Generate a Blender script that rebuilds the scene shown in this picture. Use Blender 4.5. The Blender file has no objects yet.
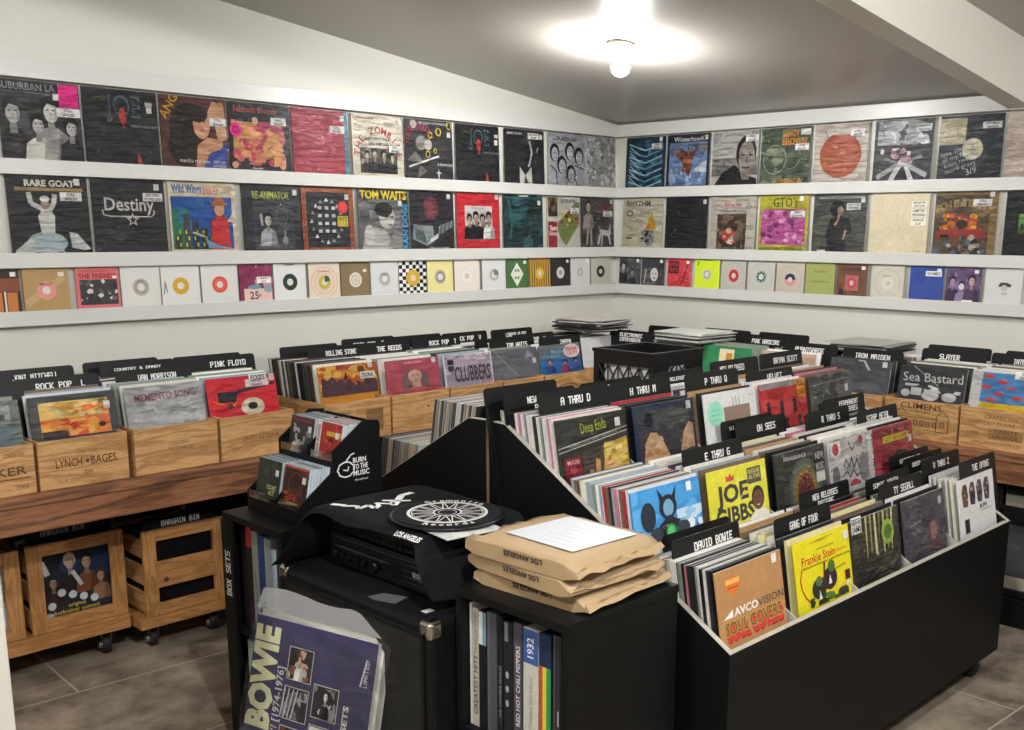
import bpy, bmesh, math, random
from math import sin, cos, pi, radians
from mathutils import Matrix, Vector
random.seed(7)
SC = bpy.context.scene
COL = SC.collection
H = 1.70          # camera height above the floor; the room corner stands at the origin

# ------------------------------------------------------------------ helpers
def lin(h):
    if isinstance(h, (tuple, list)): return tuple(h)
    h = h.lstrip('#'); r = []
    for i in (0, 2, 4):
        c = int(h[i:i+2], 16)/255
        r.append(c/12.92 if c <= .04045 else ((c+.055)/1.055)**2.4)
    return tuple(r)

def mat(name, color=None, rough=.5, spec=.5, metal=0, coat=0, bump=None, attr=False, build=None):
    m = bpy.data.materials.new(name); m.use_nodes = True
    nt = m.node_tree; b = nt.nodes['Principled BSDF']
    if color is not None: b.inputs['Base Color'].default_value = (*lin(color), 1)
    b.inputs['Roughness'].default_value = rough
    b.inputs['Specular IOR Level'].default_value = spec
    b.inputs['Metallic'].default_value = metal
    b.inputs['Coat Weight'].default_value = coat
    b.inputs['Coat Roughness'].default_value = .12
    if attr:
        a = nt.nodes.new('ShaderNodeAttribute'); a.attribute_name = 'Col'
        nt.links.new(a.outputs['Color'], b.inputs['Base Color'])
    if bump:
        tc = nt.nodes.new('ShaderNodeTexCoord'); n = nt.nodes.new('ShaderNodeTexNoise')
        n.inputs['Scale'].default_value = bump[0]; n.inputs['Detail'].default_value = 4
        bp = nt.nodes.new('ShaderNodeBump'); bp.inputs['Strength'].default_value = bump[1]
        bp.inputs['Distance'].default_value = bump[2] if len(bump) > 2 else .002
        nt.links.new(tc.outputs['Object'], n.inputs['Vector'])
        nt.links.new(n.outputs['Fac'], bp.inputs['Height'])
        nt.links.new(bp.outputs['Normal'], b.inputs['Normal'])
    if build: build(nt, b)
    return m

def wood(name, c1, c2, axis='X', scale=6, rough=.5, knots=True, bump=.15):
    """planed wood: stretched noise for the grain, rings for the figure"""
    def bld(nt, b):
        N, L = nt.nodes, nt.links
        tc = N.new('ShaderNodeTexCoord'); mp = N.new('ShaderNodeMapping')
        oi = N.new('ShaderNodeObjectInfo'); vm = N.new('ShaderNodeVectorMath'); vm.operation = 'ADD'
        sc = N.new('ShaderNodeVectorMath'); sc.operation = 'SCALE'; sc.inputs[0].default_value = (7, 3, 5)
        L.new(oi.outputs['Random'], sc.inputs['Scale'])
        L.new(tc.outputs['Object'], vm.inputs[0]); L.new(sc.outputs[0], vm.inputs[1])
        s = {'X': (.12, 1, 1), 'Y': (1, .12, 1), 'Z': (1, 1, .12)}[axis]
        mp.inputs['Scale'].default_value = [v*scale for v in s]
        L.new(vm.outputs[0], mp.inputs['Vector'])
        n1 = N.new('ShaderNodeTexNoise'); n1.inputs['Scale'].default_value = 3; n1.inputs['Detail'].default_value = 3; n1.inputs['Distortion'].default_value = .6
        L.new(mp.outputs[0], n1.inputs['Vector'])
        mu = N.new('ShaderNodeMath'); mu.operation = 'MULTIPLY'; mu.inputs[1].default_value = 34
        L.new(n1.outputs['Fac'], mu.inputs[0])
        sn = N.new('ShaderNodeMath'); sn.operation = 'SINE'; L.new(mu.outputs[0], sn.inputs[0])
        n2 = N.new('ShaderNodeTexNoise'); n2.inputs['Scale'].default_value = 40; n2.inputs['Detail'].default_value = 4
        L.new(mp.outputs[0], n2.inputs['Vector'])
        ad = N.new('ShaderNodeMath'); ad.operation = 'MULTIPLY_ADD'; ad.inputs[1].default_value = .22
        L.new(sn.outputs[0], ad.inputs[0]); L.new(n2.outputs['Fac'], ad.inputs[2])
        cr = N.new('ShaderNodeValToRGB')
        cr.color_ramp.elements[0].position = .22; cr.color_ramp.elements[0].color = (*lin(c1), 1)
        cr.color_ramp.elements[1].position = .78; cr.color_ramp.elements[1].color = (*lin(c2), 1)
        L.new(ad.outputs[0], cr.inputs['Fac']); L.new(cr.outputs['Color'], b.inputs['Base Color'])
        bp = N.new('ShaderNodeBump'); bp.inputs['Strength'].default_value = bump; bp.inputs['Distance'].default_value = .002
        L.new(n2.outputs['Fac'], bp.inputs['Height']); L.new(bp.outputs['Normal'], b.inputs['Normal'])
    return mat(name, c2, rough, build=bld)

def floor_build(nt, b):
    N, L = nt.nodes, nt.links
    tc = N.new('ShaderNodeTexCoord'); mp = N.new('ShaderNodeMapping')
    mp.inputs['Rotation'].default_value = (0, 0, radians(3))
    mp.inputs['Location'].default_value = (.12, .30, 0)
    L.new(tc.outputs['Object'], mp.inputs['Vector'])
    br = N.new('ShaderNodeTexBrick'); br.offset = .5
    br.inputs['Scale'].default_value = 1; br.inputs['Brick Width'].default_value = 1.22; br.inputs['Row Height'].default_value = .61
    br.inputs['Mortar Size'].default_value = .0035; br.inputs['Mortar Smooth'].default_value = .2
    L.new(mp.outputs[0], br.inputs['Vector'])
    n = N.new('ShaderNodeTexNoise'); n.inputs['Scale'].default_value = 5; n.inputs['Detail'].default_value = 8; n.inputs['Roughness'].default_value = .65
    L.new(tc.outputs['Object'], n.inputs['Vector'])
    cr = N.new('ShaderNodeValToRGB'); E = cr.color_ramp.elements
    E[0].position = .36; E[0].color = (*lin('#5a5046'), 1); E[1].position = .66; E[1].color = (*lin('#a09280'), 1)
    L.new(n.outputs['Fac'], cr.inputs['Fac'])
    br.inputs['Mortar'].default_value = (*lin('#b3a694'), 1)
    L.new(cr.outputs['Color'], br.inputs['Color1']); L.new(cr.outputs['Color'], br.inputs['Color2'])
    L.new(br.outputs['Color'], b.inputs['Base Color'])
    bp = N.new('ShaderNodeBump'); bp.inputs['Strength'].default_value = .3; bp.inputs['Distance'].default_value = .004
    L.new(n.outputs['Fac'], bp.inputs['Height']); L.new(bp.outputs['Normal'], b.inputs['Normal'])

M = {}
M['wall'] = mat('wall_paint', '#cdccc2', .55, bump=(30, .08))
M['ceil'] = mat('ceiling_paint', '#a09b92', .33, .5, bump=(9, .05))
M['beam'] = mat('beam_paint', '#dcdad0', .5, bump=(30, .08))
M['rail'] = mat('white_gloss_paint', '#c9c9c4', .35)
M['floor'] = mat('stone_floor', '#857868', .55, build=floor_build)
M['black'] = mat('black_painted_board', '#0b0c0d', .48, .22, bump=(60, .12))
M['blackmatte'] = mat('black_board', '#0b0b0c', .6, .2)
M['edge'] = mat('bare_board_edge', '#aba79c', .6)
M['rawedge'] = mat('worn_board_edge', '#6e5a48', .7)
M['pine'] = wood('crate_pine', '#9a6f42', '#c59b68', 'X', 6, .5)
M['piney'] = wood('crate_pine_side', '#9a6f42', '#c59b68', 'Y', 6, .5)
M['dpine'] = wood('dolly_pine', '#9c6c3b', '#c08d58', 'X', 8, .5)
M['dpinez'] = wood('dolly_pine_upright', '#9c6c3b', '#c08d58', 'Z', 8, .5)
M['plank'] = wood('counter_plank', '#553524', '#8f6042', 'X', 3, .5, bump=.3)
M['planky'] = wood('counter_plank_side', '#553524', '#8f6042', 'Y', 3, .5, bump=.3)
M['stamp'] = mat('burnt_stamp', '#57391f', .7)
M['card'] = mat('black_plastic_card', '#0d0e0f', .45, .3)
M['white'] = mat('white_lettering', '#e6e6e2', .5)
def print_build(nt, b):      # photographic print: the flat inks broken up by a fine mottling
    N, L = nt.nodes, nt.links
    at = [n for n in N if n.type == 'ATTRIBUTE'][0]
    tc = N.new('ShaderNodeTexCoord'); oi = N.new('ShaderNodeObjectInfo'); ad = N.new('ShaderNodeVectorMath'); ad.operation = 'ADD'
    n = N.new('ShaderNodeTexNoise'); n.inputs['Scale'].default_value = 52; n.inputs['Detail'].default_value = 4; n.inputs['Roughness'].default_value = .6; n.inputs['Distortion'].default_value = 1.2
    L.new(tc.outputs['Object'], ad.inputs[0]); L.new(oi.outputs['Random'], ad.inputs[1]); L.new(ad.outputs[0], n.inputs['Vector'])
    mr = N.new('ShaderNodeMapRange'); mr.inputs['From Min'].default_value = .3; mr.inputs['From Max'].default_value = .7; mr.inputs['To Min'].default_value = .89; mr.inputs['To Max'].default_value = 1.10
    L.new(n.outputs['Fac'], mr.inputs['Value'])
    vm = N.new('ShaderNodeVectorMath'); vm.operation = 'SCALE'
    L.new(at.outputs['Color'], vm.inputs[0]); L.new(mr.outputs[0], vm.inputs['Scale']); L.new(vm.outputs[0], b.inputs['Base Color'])
M['print'] = mat('printed_sleeve', attr=True, rough=.42, spec=.3, build=print_build)
M['paper'] = mat('printed_paper', attr=True, rough=.6, spec=.3)
M['kraft'] = mat('kraft_paper', '#a28a68', .6, .35, bump=(14, .35, .01))
M['ink'] = mat('black_ink', '#1b1a1a', .6)
M['lab'] = mat('shipping_label', '#c3c9cc', .3)
M['metal'] = mat('bright_metal', '#b9b4a8', .25, metal=1)
M['wire'] = mat('white_wire', '#d9d7cf', .4)
M['rubber'] = mat('black_rubber', '#17171a', .6)
M['tolex'] = mat('black_vinyl_cloth', '#0e0e0f', .55, .25, bump=(260, .5, .002))
def grille(nt, b):
    N, L = nt.nodes, nt.links
    tc = N.new('ShaderNodeTexCoord'); v = N.new('ShaderNodeTexVoronoi'); v.inputs['Scale'].default_value = 190
    L.new(tc.outputs['Object'], v.inputs['Vector'])
    cr = N.new('ShaderNodeValToRGB'); cr.color_ramp.elements[0].color = (.02, .02, .02, 1); cr.color_ramp.elements[1].color = (.003, .003, .003, 1)
    cr.color_ramp.elements[0].position = .25; cr.color_ramp.elements[1].position = .5
    L.new(v.outputs['Distance'], cr.inputs['Fac']); L.new(cr.outputs['Color'], b.inputs['Base Color'])
M['grille'] = mat('speaker_grille', '#101010', .6, build=grille)
M['hifi'] = mat('black_hifi_metal', '#0f0f10', .35, .4)
M['dial'] = mat('dial_print', '#b9bcc0', .5)
M['cloth'] = mat('black_cotton', '#131316', .9, .15, bump=(120, .3, .002))
M['felt'] = mat('black_felt', '#1c1d20', .95, .1)
M['felt2'] = mat('grey_felt_print', '#cfcfcb', .9, .1)
M['pblack'] = mat('black_crate_plastic', '#0f1012', .45)
def film_build(nt, b, k=1.0):
    N, L = nt.nodes, nt.links
    out = N['Material Output']
    tr = N.new('ShaderNodeBsdfTransparent'); gl = N.new('ShaderNodeBsdfGlossy')
    gl.inputs['Roughness'].default_value = .08
    fr = N.new('ShaderNodeFresnel'); fr.inputs['IOR'].default_value = 1.5
    mu = N.new('ShaderNodeMath'); mu.operation = 'MULTIPLY'; mu.inputs[1].default_value = .62*k; mu.use_clamp = True
    tc = N.new('ShaderNodeTexCoord'); n = N.new('ShaderNodeTexNoise'); n.inputs['Scale'].default_value = 3; n.inputs['Detail'].default_value = 1.5; n.inputs['Distortion'].default_value = .8
    oi = N.new('ShaderNodeObjectInfo'); ad = N.new('ShaderNodeVectorMath'); ad.operation = 'ADD'
    sc = N.new('ShaderNodeVectorMath'); sc.operation = 'SCALE'; sc.inputs[0].default_value = (9, 4, 13)
    mp = N.new('ShaderNodeMapping'); mp.inputs['Scale'].default_value = (1.1, 1, 4.5); mp.inputs['Rotation'].default_value = (0, .35, 0)
    L.new(oi.outputs['Random'], sc.inputs['Scale'])
    L.new(tc.outputs['Object'], ad.inputs[0]); L.new(sc.outputs[0], ad.inputs[1])
    L.new(ad.outputs[0], mp.inputs['Vector']); L.new(mp.outputs[0], n.inputs['Vector'])
    bp = N.new('ShaderNodeBump'); bp.inputs['Strength'].default_value = 1; bp.inputs['Distance'].default_value = .05
    L.new(n.outputs['Fac'], bp.inputs['Height'])
    L.new(bp.outputs['Normal'], gl.inputs['Normal']); L.new(bp.outputs['Normal'], fr.inputs['Normal'])
    mx = N.new('ShaderNodeMixShader')
    L.new(fr.outputs[0], mu.inputs[0]); L.new(mu.outputs[0], mx.inputs['Fac'])
    L.new(tr.outputs[0], mx.inputs[1]); L.new(gl.outputs[0], mx.inputs[2])
    L.new(mx.outputs[0], out.inputs['Surface']); N.remove(b)
M['film'] = mat('clear_plastic_film', build=film_build)
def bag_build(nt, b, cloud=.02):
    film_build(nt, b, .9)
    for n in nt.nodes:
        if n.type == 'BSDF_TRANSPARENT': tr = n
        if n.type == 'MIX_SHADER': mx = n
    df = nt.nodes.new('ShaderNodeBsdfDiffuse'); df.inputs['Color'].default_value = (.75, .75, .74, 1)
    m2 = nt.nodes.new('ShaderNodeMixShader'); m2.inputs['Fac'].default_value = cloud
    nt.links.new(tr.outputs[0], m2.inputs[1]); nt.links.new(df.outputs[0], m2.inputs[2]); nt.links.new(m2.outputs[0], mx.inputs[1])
M['bag'] = mat('cloudy_plastic_bag', build=bag_build)
M['bag2'] = mat('bag_fold_glare', build=lambda n, b: bag_build(n, b, .32))  # doubled bag top, with glare painted in as extra white cloud

class MB:
    """collects shapes in one mesh; each face keeps a colour and a material slot"""
    def __init__(s): s.v = []; s.f = []; s.c = []; s.m = []; s.T = None; s.sm = []
    def add(s, vs, fs, col=None, m=0, smooth=False):
        o = len(s.v)
        for p in vs:
            p = Vector(p)
            s.v.append(s.T @ p if s.T else p)
        for f in fs: s.f.append([o+i for i in f]); s.c.append(col); s.m.append(m); s.sm.append(smooth)
    def box(s, x0, y0, z0, x1, y1, z1, col=None, m=0):
        s.add([(x0,y0,z0),(x1,y0,z0),(x1,y1,z0),(x0,y1,z0),(x0,y0,z1),(x1,y0,z1),(x1,y1,z1),(x0,y1,z1)],
              [(0,3,2,1),(4,5,6,7),(0,1,5,4),(1,2,6,5),(2,3,7,6),(3,0,4,7)], col, m)
    def prism(s, pts, a, b, axis, col=None, m=0):
        """extrude a 2-D outline along an axis ('x': pts are y,z; 'y': x,z; 'z': x,y)"""
        def P(p, t): return {'x': (t, p[0], p[1]), 'y': (p[0], t, p[1]), 'z': (p[0], p[1], t)}[axis]
        n = len(pts); vs = [P(p, a) for p in pts]+[P(p, b) for p in pts]
        s.add(vs, [tuple(range(n)), tuple(range(2*n-1, n-1, -1))]+[(i, n+i, n+(i+1) % n, (i+1) % n) for i in range(n)], col, m)
    def lathe(s, prof, n=20, c=(0,0,0), axis='z', col=None, m=0, smooth=True):
        vs = []
        for r, h in prof:
            for k in range(n):
                a = 2*pi*k/n; p = (r*cos(a), r*sin(a), h)
                if axis == 'x': p = (p[2], p[0], p[1])
                if axis == 'y': p = (p[0], p[2], p[1])
                vs.append((p[0]+c[0], p[1]+c[1], p[2]+c[2]))
        fs = []
        for i in range(len(prof)-1):
            for k in range(n): fs.append((i*n+k, i*n+(k+1) % n, (i+1)*n+(k+1) % n, (i+1)*n+k))
        s.add(vs, fs, col, m, smooth)
        s.add(vs[:n], [tuple(range(n-1, -1, -1))], col, m); s.add(vs[-n:], [tuple(range(n))], col, m)
    def tube(s, path, r, n=8, col=None, m=0):
        vs = []; P = [Vector(p) for p in path]
        for i, p in enumerate(P):
            d = (P[min(i+1, len(P)-1)]-P[max(i-1, 0)]).normalized()
            u = d.orthogonal().normalized(); w = d.cross(u)
            for k in range(n): a = 2*pi*k/n; vs.append(p+u*r*cos(a)+w*r*sin(a))
        fs = [(i*n+k, i*n+(k+1) % n, (i+1)*n+(k+1) % n, (i+1)*n+k) for i in range(len(P)-1) for k in range(n)]
        s.add(vs, fs, col, m, True); s.add(vs[:n], [tuple(range(n-1, -1, -1))], col, m); s.add(vs[-n:], [tuple(range(n))], col, m)
    def mesh(s, name, mats, fix=True):
        me = bpy.data.meshes.new(name)
        me.from_pydata([tuple(v) for v in s.v], [], s.f)
        for m_ in (mats if isinstance(mats, (list, tuple)) else [mats]): me.materials.append(m_)
        for p, mi, sm in zip(me.polygons, s.m, s.sm): p.material_index = mi; p.use_smooth = sm
        if any(c is not None for c in s.c):
            ca = me.color_attributes.new('Col', 'FLOAT_COLOR', 'CORNER'); d = []
            for p, c in zip(me.polygons, s.c):
                d += [*(lin(c) if c is not None else (.5, .5, .5)), 1]*p.loop_total
            ca.data.foreach_set('color', d)
        if fix:
            bm = bmesh.new(); bm.from_mesh(me); bmesh.ops.recalc_face_normals(bm, faces=bm.faces); bm.to_mesh(me); bm.free()
        return me
    def obj(s, name, mats, parent=None, fix=True, bevel=0):
        o = bpy.data.objects.new(name, s.mesh(name, mats, fix)); COL.objects.link(o)
        if parent: o.parent = parent
        if bevel:
            b = o.modifiers.new('bevel', 'BEVEL'); b.width = bevel; b.segments = 2; b.limit_method = 'ANGLE'
        return o

def tag(o, label, cat, group=None):
    o['label'] = label; o['category'] = cat
    if group: o['group'] = group
    return o
def thing(name, label, cat, loc=(0,0,0), rz=0, group=None, lean=0):
    o = bpy.data.objects.new(name, None); COL.objects.link(o); o.empty_display_size = .05
    o.location = loc; o.rotation_euler = (lean, 0, rz)
    return tag(o, label, cat, group)
def struct(o): o['kind'] = 'structure'; return o
def meshobj(name, me, parent=None):
    o = bpy.data.objects.new(name, me); COL.objects.link(o)
    if parent: o.parent = parent
    return o

# ------------------------------------------------------------------ lettering
_tc = {}
def text_poly(s, off=.0):
    """flat outline of a word in the built-in face, cap height 1, starting at x=0"""
    k = (s, off)
    if k in _tc: return _tc[k]
    cu = bpy.data.curves.new('t', 'FONT'); cu.body = s; cu.size = 1.449; cu.offset = off; cu.resolution_u = 2; cu.dimensions = '2D'; cu.fill_mode = 'FRONT'
    o = bpy.data.objects.new('t', cu); COL.objects.link(o)
    dg = bpy.context.evaluated_depsgraph_get(); dg.update()
    me = bpy.data.meshes.new_from_object(o.evaluated_get(dg))
    vs = [(v.co.x, v.co.y) for v in me.vertices]; fs = [tuple(p.vertices) for p in me.polygons]
    bpy.data.objects.remove(o); bpy.data.curves.remove(cu); bpy.data.meshes.remove(me)
    if vs:
        x0 = min(v[0] for v in vs); vs = [(x-x0, y) for x, y in vs]
    w = max([v[0] for v in vs] or [0])
    _tc[k] = (vs, fs, w); return _tc[k]
PIX = dict(A='0E11111F111111', B='1E11111E11111E', C='0F10101010100F', D='1E11111111111E', E='1F10101E10101F', F='1F10101E101010',
 G='0F10101311110F', H='1111111F111111', I='0E04040404040E', J='0101010101110E', K='11121418141211', L='1010101010101F', M='111B1515111111',
 N='11191915131311', O='0E11111111110E', P='1E11111E101010', Q='0E11111115120D', R='1E11111E141211', S='0F10100E01011E', T='1F040404040404',
 U='1111111111110E', V='11111111110A04', W='1111111515150A', X='110A0A040A0A11', Y='110A0404040404', Z='1F01020408101F')
PIX.update({'&': '0C12140C15120D', '-': '0000001F000000', '+': '0004041F040400', ' ': '00000000000000', '1': '040C040404040E', '9': '0E11110F01010E', '7': '1F010204040404', '4': '02060A121F0202', '6': '0E10101E11110E'})
def pixel_text(mb, s, cx, z, w, h, y, col=None, m=0):
    """blocky cut-vinyl capitals: each character is a 5 x 7 grid, runs merged"""
    n = len(s); cw = w/(n*6-1); rh = h/7; x0 = cx-w/2
    for i, ch in enumerate(s):
        g = PIX.get(ch, PIX[' '])
        for r in range(7):
            bits = int(g[2*r:2*r+2], 16); k = 0
            while k < 5:
                if bits & (16 >> k):
                    j = k
                    while j < 5 and bits & (16 >> j): j += 1
                    a = x0+(i*6+k)*cw; b = x0+(i*6+j)*cw+cw*.62; t = z+h-r*rh
                    mb.add([(a, y, t-rh*1.15), (b, y, t-rh*1.15), (b, y, t), (a, y, t)], [(0, 1, 2, 3)], col, m)
                    k = j
                else: k += 1

# ------------------------------------------------------------------ cover art: a list of flat printed shapes in 0..1
def draw_art(mb, art, S, y0, step=.00009, W=None, vb=0):
    """vb: share of the sleeve below the artwork's main picture"""
    W = W or S; y = [y0]
    def P(u, v): return ((min(max(u, .004), .996)-.5)*W, y[0], (vb+(1-vb)*min(max(v, .004), .996))*S)
    def face(pts, col):
        mb.add([P(*p) for p in pts], [tuple(range(len(pts)))], col); y[0] -= step
    for e in art:
        k = e[0]
        if k == 'r': face([(e[1],e[2]),(e[3],e[2]),(e[3],e[4]),(e[1],e[4])], e[5])
        elif k == 'p': face(e[1], e[2])
        elif k == 'e':
            n = 20; face([(e[1]+e[3]*cos(2*pi*i/n), e[2]+e[4]*sin(2*pi*i/n)) for i in range(n)], e[5])
        elif k == 'o':   # ring: cx cy rx ry thickness col
            n = 24; t = e[5]
            vs = [P(e[1]+(e[3]-q*t)*cos(2*pi*i/n), e[2]+(e[4]-q*t)*sin(2*pi*i/n)) for q in (0, 1) for i in range(n)]
            mb.add(vs, [(i, (i+1) % n, n+(i+1) % n, n+i) for i in range(n)], e[6]); y[0] -= step
        elif k == 'l':   # stroke: points, width, col
            pts, w, c = e[1], e[2], e[3]
            for a, b in zip(pts, pts[1:]):
                d = Vector((b[0]-a[0], b[1]-a[1])); d = d.normalized() if d.length else Vector((1, 0)); nn = Vector((-d.y, d.x))*w/2
                mb.add([P(a[0]-nn.x, a[1]-nn.y), P(b[0]-nn.x, b[1]-nn.y), P(b[0]+nn.x, b[1]+nn.y), P(a[0]+nn.x, a[1]+nn.y)], [(0,1,2,3)], c)
            y[0] -= step
        elif k == 't':   # text: string x y height col [align rot boldness width]
            s, x, v, h, c = e[1:6]; al = e[6] if len(e) > 6 else 'l'; rot = radians(e[7]) if len(e) > 7 else 0
            off = e[8] if len(e) > 8 else .02; ww = e[9] if len(e) > 9 else None
            vs, fs, w = text_poly(s, off)
            sx = h if ww is None or w == 0 else ww/w
            ox = {'l': 0, 'c': -w*sx/2, 'r': -w*sx}[al]
            q = [((px*sx+ox), py*h) for px, py in vs]
            mb.add([P(x+a*cos(rot)-b*sin(rot), v+a*sin(rot)+b*cos(rot)) for a, b in q], fs, c); y[0] -= step
        elif k == 'arc':  # text along an arc: string cx cy r a0 a1 h col
            s, cx, cy, r, a0, a1, h, c = e[1:9]
            for i, ch in enumerate(s):
                a = radians(a0+(a1-a0)*i/max(1, len(s)-1)); vs, fs, w = text_poly(ch, .03)
                if not vs: continue
                rt = a-pi/2
                q = [((px-w/2)*h, py*h) for px, py in vs]
                mb.add([P(cx+r*cos(a)+p*cos(rt)-b*sin(rt), cy+r*sin(a)+p*sin(rt)+b*cos(rt)) for p, b in q], fs, c)
            y[0] -= step
        elif k == 'T':   # blocky text
            b = MB(); pixel_text(b, e[1], 0, 0, e[4], e[5], 0)
            for f in b.f: mb.add([P(e[2]+b.v[i].x, e[3]+b.v[i].z) for i in f], [(0,1,2,3)], e[6])
            y[0] -= step
        elif k == 'b':   # loose painterly patches: seed n x0 y0 x1 y1 smin smax cols
            R = random.Random(e[1])
            for _ in range(e[2]):
                cx = R.uniform(e[3], e[5]); cy = R.uniform(e[4], e[6]); s = R.uniform(e[7], e[8]); n = R.randint(5, 8); a0 = R.uniform(0, 6)
                st = R.uniform(.5, 1.7)
                pts = []
                for i in range(n):
                    rr = s*R.uniform(.55, 1.1); a = a0+2*pi*i/n
                    pts.append((min(max(cx+rr*cos(a)*st, e[3]), e[5]), min(max(cy+rr*sin(a), e[4]), e[6])))
                mb.add([P(*p) for p in pts], [tuple(range(n))], R.choice(e[9])); y[0] -= step*.4
        elif k == 'man':  # plain figure: cx, base, height, skin, hair, coat
            cx, b, h, sk, ha, co = e[1:7]
            dk = tuple(c*.55 for c in lin(sk)); cd_ = tuple(c*.6 for c in lin(co))
            face([(cx-.30*h, b), (cx+.30*h, b), (cx+.25*h, b+.40*h), (cx+.09*h, b+.52*h), (cx-.09*h, b+.52*h), (cx-.25*h, b+.40*h)], co)
            face([(cx+.05*h, b), (cx+.30*h, b), (cx+.25*h, b+.40*h), (cx+.12*h, b+.46*h)], cd_)
            face([(cx-.06*h, b+.44*h), (cx+.06*h, b+.44*h), (cx+.05*h, b+.64*h), (cx-.05*h, b+.64*h)], dk)
            face([(cx+.15*h*cos(2*pi*i/14), b+.83*h+.185*h*sin(2*pi*i/14)) for i in range(14)], ha)
            face([(cx+.005*h+.112*h*cos(2*pi*i/14), b+.755*h+.155*h*sin(2*pi*i/14)) for i in range(14)], sk)
            face([(cx+.03*h, b+.62*h), (cx+.10*h, b+.68*h), (cx+.117*h, b+.76*h), (cx+.10*h, b+.86*h), (cx+.06*h, b+.80*h), (cx+.07*h, b+.70*h)], dk)
            face([(cx-.11*h, b+.80*h), (cx-.04*h, b+.90*h), (cx+.10*h, b+.86*h), (cx+.12*h, b+.96*h), (cx, b+1.02*h), (cx-.13*h, b+.95*h)], ha)
            for q in (-1, 1): face([(cx+q*.047*h-.024*h, b+.785*h), (cx+q*.047*h+.024*h, b+.785*h), (cx+q*.047*h+.02*h, b+.805*h), (cx+q*.047*h-.02*h, b+.805*h)], ha)
            face([(cx-.006*h, b+.78*h), (cx+.016*h, b+.71*h), (cx-.014*h, b+.71*h)], dk)
            face([(cx-.04*h, b+.672*h), (cx+.04*h, b+.672*h), (cx+.03*h, b+.658*h), (cx-.03*h, b+.658*h)], dk)
    return y[0]

_slv = {}
def sleeve_mesh(i):
    """one clear film front for a unit cover: gently wrinkled sheet"""
    if i in _slv: return _slv[i]
    R = random.Random(90+i); n = 9; mb = MB(); g = []
    ph = [R.uniform(0, 6) for _ in range(6)]
    for a in range(n+1):
        for b in range(n+1):
            u, v = a/n, b/n
            d = .0016*sin(7*u+5*v+ph[0])+.0010*sin(11*v-6*u+ph[1])+R.uniform(-.0005, .0005)
            e = min(u, 1-u, v, 1-v); g.append(((u-.5)*1.012, -.0024-(d+.004)*min(1, e*6), v*1.012-.003))
    mb.add(g, [(a*(n+1)+b, (a+1)*(n+1)+b, (a+1)*(n+1)+b+1, a*(n+1)+b+1) for a in range(n) for b in range(n)], smooth=True)
    _slv[i] = mb.mesh('plastic_sleeve', M['film'], fix=False); return _slv[i]

_stk = {}
def sticker_mesh(w, h, bg, text, tc):
    k = (round(w, 4), round(h, 4), bg, text)
    if k in _stk: return _stk[k]
    mb = MB(); mb.box(-w/2, -.0004, 0, w/2, 0, h, bg)
    ls = text.split('|') if text else []
    for i, t in enumerate(ls):
        vs, fs, tw = text_poly(t, .03)
        if not vs: continue
        hh = h*.62/len(ls); sx = min(hh, w*.86/tw)
        z = h-(i+1)*h/len(ls)+h/len(ls)*.2
        mb.add([(px*sx-tw*sx/2, -.0007, z+py*hh) for px, py in vs], fs, tc)
    _stk[k] = mb.mesh('sticker', M['paper'], fix=False); return _stk[k]
def round_sticker(r, bg, rim):
    k = ('o', r, bg)
    if k not in _stk:
        mb = MB(); mb.lathe([(r, -.0004), (r, 0)], 20, axis='y', col=bg)
        mb.lathe([(r*.62, -.0007), (r*.62, -.0005)], 20, axis='y', col=rim)
        _stk[k] = mb.mesh('round_sticker', M['paper'])
    return _stk[k]
SEALED = 'STILL|SEALED'
def cover(label, base, art, loc, rz=0, lean=0, S=.315, W=None, t=.004, stick=(), sleeve=0, tilt=0, name='vinyl_record', group=None, edge='#c9c7c0', spine=None, m='print', vb=0):
    """a record in its printed sleeve, front towards local -y, standing on its bottom edge"""
    W = W or S
    mb = MB()
    mb.box(-W/2, -t/2, 0, W/2, t/2, S, base)
    mb.c[-6] = edge; mb.c[-5] = edge; mb.c[-3] = edge; mb.c[-1] = spine or base
    yl = draw_art(mb, art, S, -t/2-.0001, W=W, vb=vb)
    o = mb.obj(name, M[m], fix=False)
    o.location = loc; o.rotation_euler = (-lean, tilt, rz)
    tag(o, label, 'record', group)
    for s in stick:
        if s[0] == 's':
            c = meshobj('price_sticker', sticker_mesh(s[3]*S, s[4]*S, s[5] if len(s) > 5 else '#e8e8e4', s[6] if len(s) > 6 else '', s[7] if len(s) > 7 else '#222222'), o)
            if s[3] > .12: c.name = 'title_sticker'
        else:
            c = meshobj('round_sticker', round_sticker(round(s[3]*S, 4), s[4], s[5]), o)
        c.location = ((s[1]-.5)*W, yl-.0004, (vb+(1-vb)*s[2])*S)
    if sleeve is not None:
        c = meshobj('plastic_sleeve', sleeve_mesh(sleeve % 6), o); c.scale = (W, 1, S); c.location = (0, yl, 0)
    return o

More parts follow.
